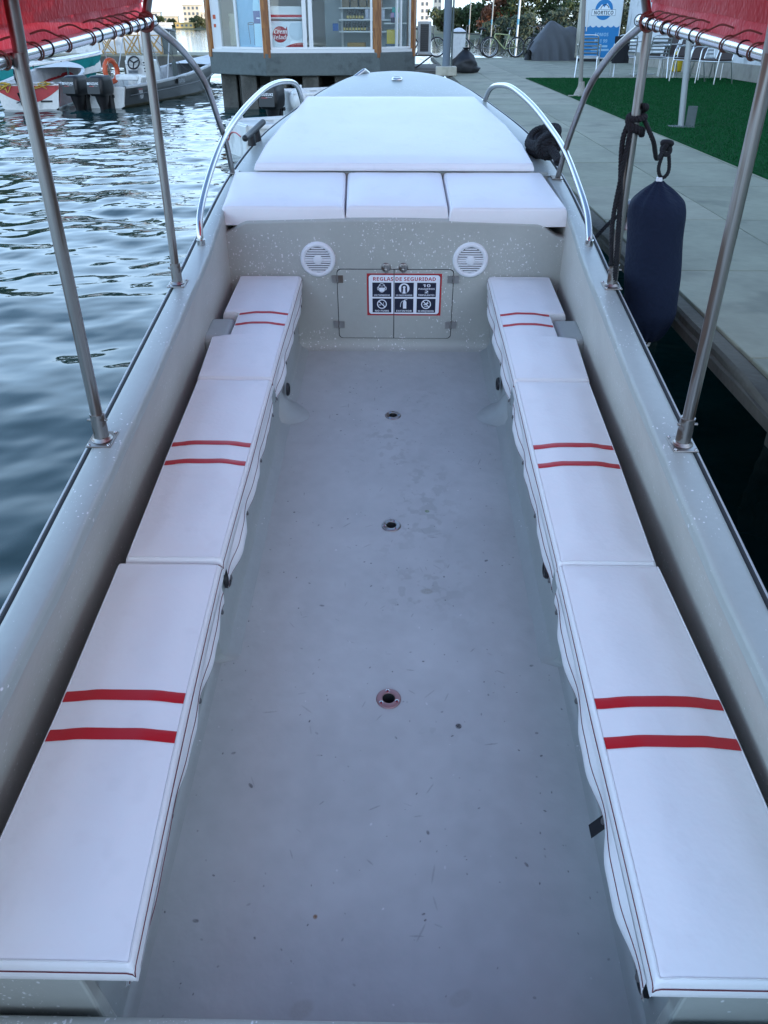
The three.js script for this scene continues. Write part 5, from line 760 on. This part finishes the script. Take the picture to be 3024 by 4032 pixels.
{ // dark grey boat with a console
  const pos = [-8.78, 0, -25.4], turn = -8.6 * DEG, t = local('grey_boat', 'dark grey open boat with a white console and two black outboards, moored at the pier', 'boat', pos, turn);
  openBoat(t, { L: 9.4, B: 1.95, H0: 0.56, H1: 1.05, side: M.boatDark, bottom: M.antifoul, inner: M.boatGreyIn, rim: M.boatGreyIn, stripe: { transom: M.boatWhite } });
  part('rubbing_line', tube([[0.95, 0.33, -0.05], [0.99, 0.36, -3], [0.97, 0.45, -6], [0.62, 0.62, -8.4]], 0.018, 40, 6), M.black, t);
  const txt = lettering(512, 192, (c, w, h) => { c.fillStyle = '#3a3f43'; c.fillRect(0, 0, w, h); c.fillStyle = '#a9b0b4'; c.font = '150px sans-serif'; c.textAlign = 'center'; c.fillText('tulmu', 256, 140, 420); });
  part('boat_name', new THREE.PlaneGeometry(0.62, 0.22).rotateY(Math.PI / 2).rotateZ(-0.07).translate(1.002, 0.53, -3.9), txt, t);
  part('boat_badge', new THREE.PlaneGeometry(0.34, 0.30).rotateY(Math.PI / 2).rotateZ(-0.1).translate(0.955, 0.34, -0.75), lettering(256, 256, (c, w, h) => { c.fillStyle = '#3a3f43'; c.fillRect(0, 0, w, h); c.fillStyle = '#d6dadc'; for (let i = 0; i < 3; i++) { c.save(); c.translate(50 + i * 62, 20); c.transform(1, 0, 0.35, 1, 0, 0); c.fillRect(0, 30, 34, 190); c.restore(); } c.fillStyle = '#a23a3c'; c.fillRect(20, 14, 216, 20); }), t);
  const cs = part('console', uvBox(box(0.85, 0.92, 0.70, 0.05).translate(-0.05, 0.68, -3.3)), M.boatWhite, t);
  part('dashboard', uvBox(box(0.80, 0.30, 0.06, 0.02).rotateX(-0.6).translate(-0.05, 1.12, -3.02)), M.boatWhite, cs);
  part('windscreen', uvBox(box(0.84, 0.36, 0.02).rotateX(0.35).translate(-0.05, 1.30, -3.55)), M.glass, cs);
  part('steering_wheel', merge([new THREE.TorusGeometry(0.19, 0.024, 8, 28), ...[0, 1, 2].map(i => rod([0, 0, 0], [0.19 * Math.cos(i * 2.094 + 0.5), 0.19 * Math.sin(i * 2.094 + 0.5), 0], 0.02))]).rotateX(-0.5).translate(-0.12, 1.06, -2.86), M.black, cs);
  part('gauge', merge([boxAt(0.16, 0.30, 0.98, 1.08, -2.96, -2.93), boxAt(0.17, 0.21, 0.88, 0.92, -2.96, -2.93), boxAt(0.17, 0.21, 0.80, 0.84, -2.96, -2.93)]), M.black, cs);
  part('no_smoking_plate', new THREE.PlaneGeometry(0.34, 0.10).translate(-0.22, 0.80, -2.946), lettering(384, 112, (c, w, h) => { c.fillStyle = '#7d868c'; c.fillRect(0, 0, w, h); c.fillStyle = '#22282c'; c.font = 'bold 72px sans-serif'; c.textAlign = 'center'; c.fillText('NO FUME', 192, 82); }), cs);
  const s = part('seat', uvBox(box(0.72, 0.16, 0.40, 0.05).translate(0.28, 0.72, -1.55)), M.boatWhite, t); part('seat_back', uvBox(box(0.10, 0.34, 0.40, 0.03).rotateZ(-0.35).translate(0.68, 0.60, -1.55)), M.boatWhite, s); for (const x of [0.0, 0.55]) for (const z of [-1.4, -1.7]) part('seat_leg', rod([x, 0.2, z], [x, 0.66, z], 0.02), M.alu, s);
  part('bimini_top', (() => { const r = []; for (let i = 0; i <= 10; i++) { const z = lerp(-2.0, -4.2, i / 10), w = []; for (let j = 0; j <= 10; j++) { const a = j / 5 - 1; w.push([a * 0.85, 1.98 + 0.10 * (1 - a * a) - 0.10 * Math.pow(i / 5 - 1, 2), z]); } r.push(w); } return loft(r); })(), mat(0.02, 0.025, 0.035, 0.8), t);
  for (const [x, z, x2, z2] of [[-0.8, -2.6, -0.78, -2.2], [-0.8, -2.9, -0.78, -3.9], [0.8, -2.9, 0.78, -2.2], [0.8, -3.2, 0.78, -3.9]]) part('bimini_pole', rod([x, 0.6, z], [x2, 1.92, z2], 0.016), M.alu, t);
  part('strap', rod([0.78, 1.9, -2.2], [0.85, 0.7, -5.0], 0.008), M.black, t);
  const fe = local('grey_fender', 'long grey fender hanging inside the dark grey boat', 'fender', rotated(pos, turn, [0.80, 0.55, -3.9]), turn); part('body', lathe([[0, 0], [0.05, 0.03], [0.08, 0.10], [0.08, 0.45], [0.05, 0.52], [0.015, 0.56], [0, 0.62]], 16), M.concGrey, fe); part('line', rod([0, 0.6, 0], [-0.02, 0.85, 0], 0.008), M.black, fe);
  const lb = local('lifebuoy', 'orange lifebuoy ring hanging on the canopy pole of the dark grey boat', 'lifebuoy', rotated(pos, turn, [-0.60, 0.50, -2.2]), turn + 1.35); part('ring', new THREE.TorusGeometry(0.29, 0.075, 12, 36).translate(0, 0.36, 0), M.orange, lb); part('band', merge([0, 1, 2, 3].map(i => new THREE.TorusGeometry(0.088, 0.012, 6, 16).rotateY(Math.PI / 2).translate(0.30, 0, 0).rotateZ(i * 1.5708 + 0.78).translate(0, 0.36, 0))), M.cream, lb);
  outboard('outboard_motor', 'left of the two black outboard motors on the dark grey boat', rotated(pos, turn, [-0.42, 0.06, 0.03]), turn - 0.1, 0, 'black outboard motors');
  outboard('outboard_motor', 'right of the two black outboard motors on the dark grey boat', rotated(pos, turn, [0.34, 0.06, 0.03]), turn - 0.1, 0, 'black outboard motors');
}
{ // red and white boat at the left edge
  const pos = [-10.55, 0, -24.7], turn = 10 * DEG, t = local('red_white_boat', 'white boat with a red swept stern at the left edge of the photo', 'boat', pos, turn);
  openBoat(t, { L: 6.5, B: 2.0, H0: 0.66, H1: 0.95, side: M.boatRed, bottom: M.boatWhite, inner: M.boatGreyIn, rim: M.boatGreyIn, stripe: { transom: M.boatWhite } });
  const sw = []; for (let i = 0; i <= 20; i++) { const a = i / 10 - 1; sw.push([a * 0.87, 0.62]); } for (let i = 20; i >= 0; i--) { const a = i / 10 - 1; sw.push([a * 0.86, 0.18 + 0.36 * Math.pow(Math.abs(a), 1.7)]); }
  part('red_panel', extrude(sw, 0.008).translate(0, 0, 0.044), M.boatRed, t); part('transom_cap', uvBox(box(1.5, 0.05, 0.16, 0.015).translate(0, 0.68, 0)), M.boatGreyIn, t); part('exhaust_slot', boxAt(0.30, 0.62, 0.20, 0.25, 0.04, 0.055), M.black, t);
  seed = 9; const rp = local('yellow_rope', 'tangled yellow rope over the stern of the red and white boat', 'rope', rotated(pos, turn, [0, 0.68, 0.03]), turn); for (let k = 0; k < 3; k++) { const p = []; for (let i = 0; i <= 8; i++) p.push([(k < 2 ? -0.7 : 0.25) + rr(-0.28, 0.35) + i * 0.02, 0.03 - 0.2 * rnd() * (i % 3 ? 0.3 : 1.4), 0.06 + rr(-0.06, 0.08)]); part('strand', tube(p, 0.012, 60, 6), M.yellowRope, rp); }
  outboard('outboard_motor', 'tilted-up outboard motor on the red and white boat', rotated(pos, turn, [-0.05, 0.30, 0.06]), turn, 0.75, 'black outboard motors', 0.8);
}
{ // turquoise boat behind
  const pos = [-17.2, 0, -29.4], turn = -58 * DEG, t = local('turquoise_boat', 'turquoise and white boat behind the red and white one', 'boat', pos, turn);
  openBoat(t, { L: 7.2, B: 2.0, H0: 0.68, H1: 1.22, side: M.boatTeal, bottom: M.boatDark, inner: M.boatWhite, rim: M.boatWhite });
  part('thwart', uvBox(box(1.6, 0.06, 0.5, 0.02).translate(0, 0.55, -3.2)), M.boatWhite, t);
  [[1.12, 0.30, -4.5], [0.98, 0.42, -5.5]].forEach((p, i) => { const f = local('black_fender', i ? 'black round fender on the turquoise boat, nearer its bow' : 'black round fender on the turquoise boat, farther from its bow', 'fender', rotated(pos, turn, p), turn, 'black round fenders'); part('ball', new THREE.SphereGeometry(0.19, 18, 14).scale(1, 1.2, 1).translate(0, 0.1, 0), M.blackRough, f); part('neck', rod([0, 0.3, 0], [-0.06, 0.58, 0], 0.02), M.black, f); });
}
{ // white skiffs by our bow
  const p1 = [-2.95, 0, -15.6], r1 = -62 * DEG, a = local('white_skiff', 'small white skiff with a red curved stripe, beside the left bow rail', 'boat', p1, r1);
  openBoat(a, { L: 3.6, B: 1.4, H0: 0.55, H1: 0.6, side: M.boatWhite, bottom: M.boatWhite, inner: M.boatWhite, rim: M.boatWhite });
  part('stern_bench', uvBox(box(1.05, 0.10, 0.55, 0.03).translate(0, 0.50, -0.35)), M.boatWhite, a); part('red_arc', tube([[-0.5, 0.22, 0.05], [-0.3, 0.36, 0.05], [0, 0.40, 0.05], [0.3, 0.36, 0.05]], 0.011, 20, 6), M.stripe, a); part('rope', tube([[-0.6, 0.60, -0.1], [-0.3, 0.62, -0.2], [-0.1, 0.61, -0.05], [-0.15, 0.60, 0.1]], 0.02, 30, 6), M.boatGreyIn, a);
  const p2 = [-2.75, 0, -21.6], r2 = -70 * DEG, b = local('white_skiff', 'white boat nosed under the kiosk behind the foredeck', 'boat', p2, r2);
  openBoat(b, { L: 5.0, B: 1.7, H0: 0.68, H1: 0.86, side: M.boatWhite, bottom: M.boatGreyIn, inner: M.boatWhite, rim: M.boatWhite });
  outboard('outboard_motor', 'black outboard motor on the white boat seen through the left bow rail', [-3.0, 0.05, -21.45], r2 + 1.0, 0, 'black outboard motors');
  const f = local('white_fender', 'round white fender at the stern of the white boat beside the kiosk', 'fender', [-2.42, 0.42, -21.1], 0); part('ball', new THREE.SphereGeometry(0.25, 20, 16).scale(1, 1.15, 1).translate(0, 0.10, 0), M.boatWhite, f); part('neck', rod([0.02, 0.34, 0], [0.05, 0.42, -0.05], 0.04, 0.03), M.boatWhite, f);
}
// ---------------------------------------------------------------- pier behind the boats with wooden stools
{
  const p = structure('pier', merge([boxAt(-45, -5.3, 0.55, 0.97, -42, -37.6), ...Array.from({ length: 12 }, (_, i) => boxAt(-6.6 - i * 2.6, -6.25 - i * 2.6, -1, 0.55, -38.2, -37.85))]), M.concDark);
  seed = 29; for (let i = 0; i < 24; i++) { const o = new THREE.Mesh(uvBox(box(1.59, 0.05, 4.35, 0.01)), M.slab[i % 4]); o.name = 'deck_slab'; o.position.set(-6.15 - i * 1.6, 0.99, -39.8); p.add(o); }
  const b = thing('white_kiosk_wall', 'low white rendered block on the pier behind the stools', 'wall', [-12.6, 1, -40]); part('block', boxAt(-16.5, -10.2, 1.01, 2.1, -40.6, -39.6, 0.03), M.wallWhite, b); part('capping', boxAt(-16.55, -10.15, 2.1, 2.18, -40.65, -39.55), M.whitePaint, b);
  const stool = (x, z, turn, label) => { const t = local('folding_stool', label, 'stool', [x, 1.015, z], turn, 'yellow wooden folding stools'); for (const s of [-1, 1]) { part('leg', bar([-0.28, 0, s * 0.2], [0.28, 0.70, s * 0.2], 0.045, 0.035), M.woodLight, t); part('leg', bar([0.28, 0, s * 0.236], [-0.28, 0.70, s * 0.236], 0.045, 0.035), M.woodLight, t); part('upright', bar([s * 0.33, 0, 0], [s * 0.33, 0.95, 0], 0.04, 0.04), M.woodLight, t); } part('seat', boxAt(-0.33, 0.33, 0.68, 0.72, -0.26, 0.26, 0.01), M.woodLight, t); part('rail', boxAt(-0.34, 0.34, 0.06, 0.10, -0.02, 0.02), M.woodLight, t); };
  stool(-12.55, -38.4, 0.1, 'yellow wooden folding stool on the pier, leftmost of the three'); stool(-11.45, -38.3, -0.1, 'yellow wooden folding stool on the pier, in the middle of the three'); stool(-10.55, -38.5, 0.2, 'yellow wooden folding stool on the pier, rightmost beside the grey bin');
  const g = thing('grey_bin', 'round grey bin on the pier beside a wooden stool', 'bin', [-9.9, 1.015, -38.6]); part('drum', lathe([[0, 0], [0.27, 0], [0.29, 0.02], [0.31, 0.80], [0.33, 0.82], [0.33, 0.86]], 24).translate(-9.9, 1.015, -38.6), M.concGrey, g); part('lid', lathe([[0.33, 0], [0.25, 0.06], [0, 0.08]], 24).translate(-9.9, 1.875, -38.6), M.concGrey, g);
}
// ---------------------------------------------------------------- trees and far buildings
const leafMats = [[0.040, 0.075, 0.022], [0.050, 0.085, 0.028], [0.045, 0.070, 0.040], [0.060, 0.090, 0.055], [0.085, 0.100, 0.035], [0.16, 0.055, 0.02]].map(c => mat(...c, 0.9, { transmission: 0.25, thickness: 0 }));
const barkM = mat(0.09, 0.075, 0.06, 0.9);
function tree(name, label, group, x, z, base, h, r, mi, n, leaf, trunkShare = 0.35) {
  const t = thing(name, label, 'tree', [x, base, z], { group }), pos = [], clumps = [];
  for (let i = 0; i < 16; i++) { const a = rnd() * 6.283, q = Math.sqrt(rnd()) * r * 0.78, y = base + h * (trunkShare + (1 - trunkShare) * rnd() * 0.86); clumps.push([x + q * Math.cos(a), y, z + q * Math.sin(a), r * rr(0.28, 0.5)]); }
  const a = V(), b = V(), c = V();
  for (let i = 0; i < n; i++) { const k = clumps[i % 16]; a.set(rr(-1, 1), rr(-1, 1), rr(-1, 1)); if (a.lengthSq() > 1) { i--; continue; } a.normalize().multiplyScalar(k[3] * Math.pow(rnd(), 0.4)); a.y *= 0.75; a.add(b.set(k[0], k[1], k[2])); b.set(rr(-1, 1), rr(-1, 1), rr(-1, 1)).normalize().multiplyScalar(leaf * rr(0.6, 1.3)); c.set(rr(-1, 1), rr(-1, 1), rr(-1, 1)).cross(b).normalize().multiplyScalar(leaf * rr(0.35, 0.7)); pos.push(a.x - b.x, a.y - b.y, a.z - b.z, a.x + c.x, a.y + c.y, a.z + c.z, a.x + b.x, a.y + b.y, a.z + b.z, a.x - b.x, a.y - b.y, a.z - b.z, a.x + b.x, a.y + b.y, a.z + b.z, a.x - c.x, a.y - c.y, a.z - c.z); }
  const g = new THREE.BufferGeometry(); g.setAttribute('position', new THREE.Float32BufferAttribute(pos, 3)); g.computeVertexNormals(); part('crown', g, leafMats[mi], t);
  part('trunk', merge([rod([x, base - 0.2, z], [x + r * 0.05, base + h * 0.6, z], r * 0.07, r * 0.035, 8), ...clumps.slice(0, 5).map(k => rod([x, base + h * 0.3, z], [k[0], k[1], k[2]], r * 0.035, r * 0.015, 6))]), barkM, t);
}
{
  seed = 61; const GT = 'trees on the bank across the channel', GS = 'shrubs along the mangrove bank';
  const shade = ['dark green', 'mid green', 'grey-green', 'silvery green', 'yellow-green', 'orange flowering'];
  const us = [[10, -205, 5.0, 3.6, 4], [14, -208, 5.4, 3.8, 1], [18, -204, 6.5, 4.2, 0], [21, -198, 8.5, 4.6, 5], [26, -196, 10.5, 5.2, 1], [32, -198, 12, 6, 0], [38, -196, 12, 6, 1], [44, -192, 13, 6.2, 0], [50, -190, 13.5, 6.5, 1], [57, -192, 13, 6.5, 4], [64, -190, 13, 6.5, 0]];
  const ord = ['first', 'second', 'third', 'fourth', 'fifth', 'sixth', 'seventh', 'eighth', 'ninth', 'tenth', 'eleventh'];
  us.forEach(([x, z, h, r, m], i) => tree('bank_tree', `${shade[m]} tree across the channel, ${ord[i]} from the kiosk`, GT, x, z, 0.4, h, r, m, 2600, 0.42, 0.15));
  [[18, -172, 3.0, 2.6, 2], [22, -171, 3.4, 2.8, 3], [26, -170, 4.2, 3.2, 3], [30.5, -169, 4.8, 3.4, 2], [35, -169, 5.2, 3.6, 3], [40, -168, 5.6, 3.6, 2], [45, -168, 5.4, 3.6, 1]].forEach(([x, z, h, r, m], i) => tree('bank_shrub', `${shade[m]} bushy shrub at the water's edge behind the bicycles, ${ord[i]} from the kiosk`, GS, x, z, 0.2, h, r, m, 1800, 0.34, 0.05));
  // unseen trees beyond the pier, hidden behind the canopy edge, placed to darken the water's reflection
  for (let i = 0; i < 11; i++) tree('unseen_waterside_tree', `unseen dark tree beyond the pier, hidden by the canopy, ${ord[i]} from the left`, 'unseen trees beyond the pier', -58 + i * 3.7 + rr(-0.6, 0.6), -66 + (i % 3) * 3, 0.5, rr(8.5, 11), 3.6, i % 4 === 3 ? 1 : 0, 1500, 0.34, 0.1);
  // far shore, left
  const bld = (name, label, x, z, w, h, d, c, floors, bays, group) => { const t = thing(name, label, 'building', [x, 1, z], { group }); part('walls', boxAt(x - w / 2, x + w / 2, 0.5, h, z - d / 2, z + d / 2), mat(...c, 0.8), t); part('roof', boxAt(x - w / 2 - 0.4, x + w / 2 + 0.4, h, h + 0.7, z - d / 2, z + d / 2 + 0.4), mat(c[0] * 0.8, c[1] * 0.8, c[2] * 0.8, 0.8), t); const g = box(w / bays * 0.5, (h - 1) / floors * 0.5, 0.3), m = mat(0.10, 0.12, 0.14, 0.3); for (let i = 0; i < bays; i++) for (let j = 0; j < floors; j++) put('window', g, m, t, [x - w / 2 + (i + 0.5) * w / bays, 1 + (j + 0.55) * (h - 1) / floors, z + d / 2 + 0.05]); return t; };
  const GB = 'sunlit buildings on the far shore';
  bld('shore_building', 'tallest cream building on the far shore left of the kiosk', -163, -720, 13, 15.5, 12, [0.62, 0.56, 0.44], 4, 4, GB); bld('shore_building', 'long white building right of the tallest on the far shore', -150, -725, 22, 10.5, 12, [0.62, 0.60, 0.54], 3, 7, GB); bld('shore_building', 'low cream building left of the tallest on the far shore', -184, -715, 18, 8, 12, [0.58, 0.52, 0.40], 2, 6, GB); bld('shore_building', 'yellow hut at the far waterline', -158, -668, 13, 3.6, 6, [0.58, 0.42, 0.16], 1, 4, GB); bld('shore_building', 'pale block behind the trees at the left end of the far shore', -200, -730, 16, 11, 12, [0.60, 0.57, 0.50], 3, 5, GB);
  [[-196, 7], [-187, 6], [-178, 7.5], [-171, 6], [-152, 6.5], [-146, 7.5], [-140, 7], [-134, 8]].forEach(([x, h], i) => tree('shore_tree', `sunlit tree on the far shore, ${ord[i]} from the left`, 'trees on the far shore', x, -680 + (i % 3) * 6, 0.8, h, h * 0.62, i % 2 ? 4 : 1, 700, 0.9, 0.15));
  // white towers far behind, right of the kiosk
  [[14, -520, 5, 40], [21.5, -530, 4.5, 46], [27.5, -525, 4, 38]].forEach(([x, z, w, h], i) => bld('far_tower', `pale tower block far away between kiosk and trees, ${ord[i]} from the kiosk`, x, z, w, h, 6, [0.68, 0.66, 0.60], 12, 2, 'far pale towers'));
}
renderer.render(scene, camera);
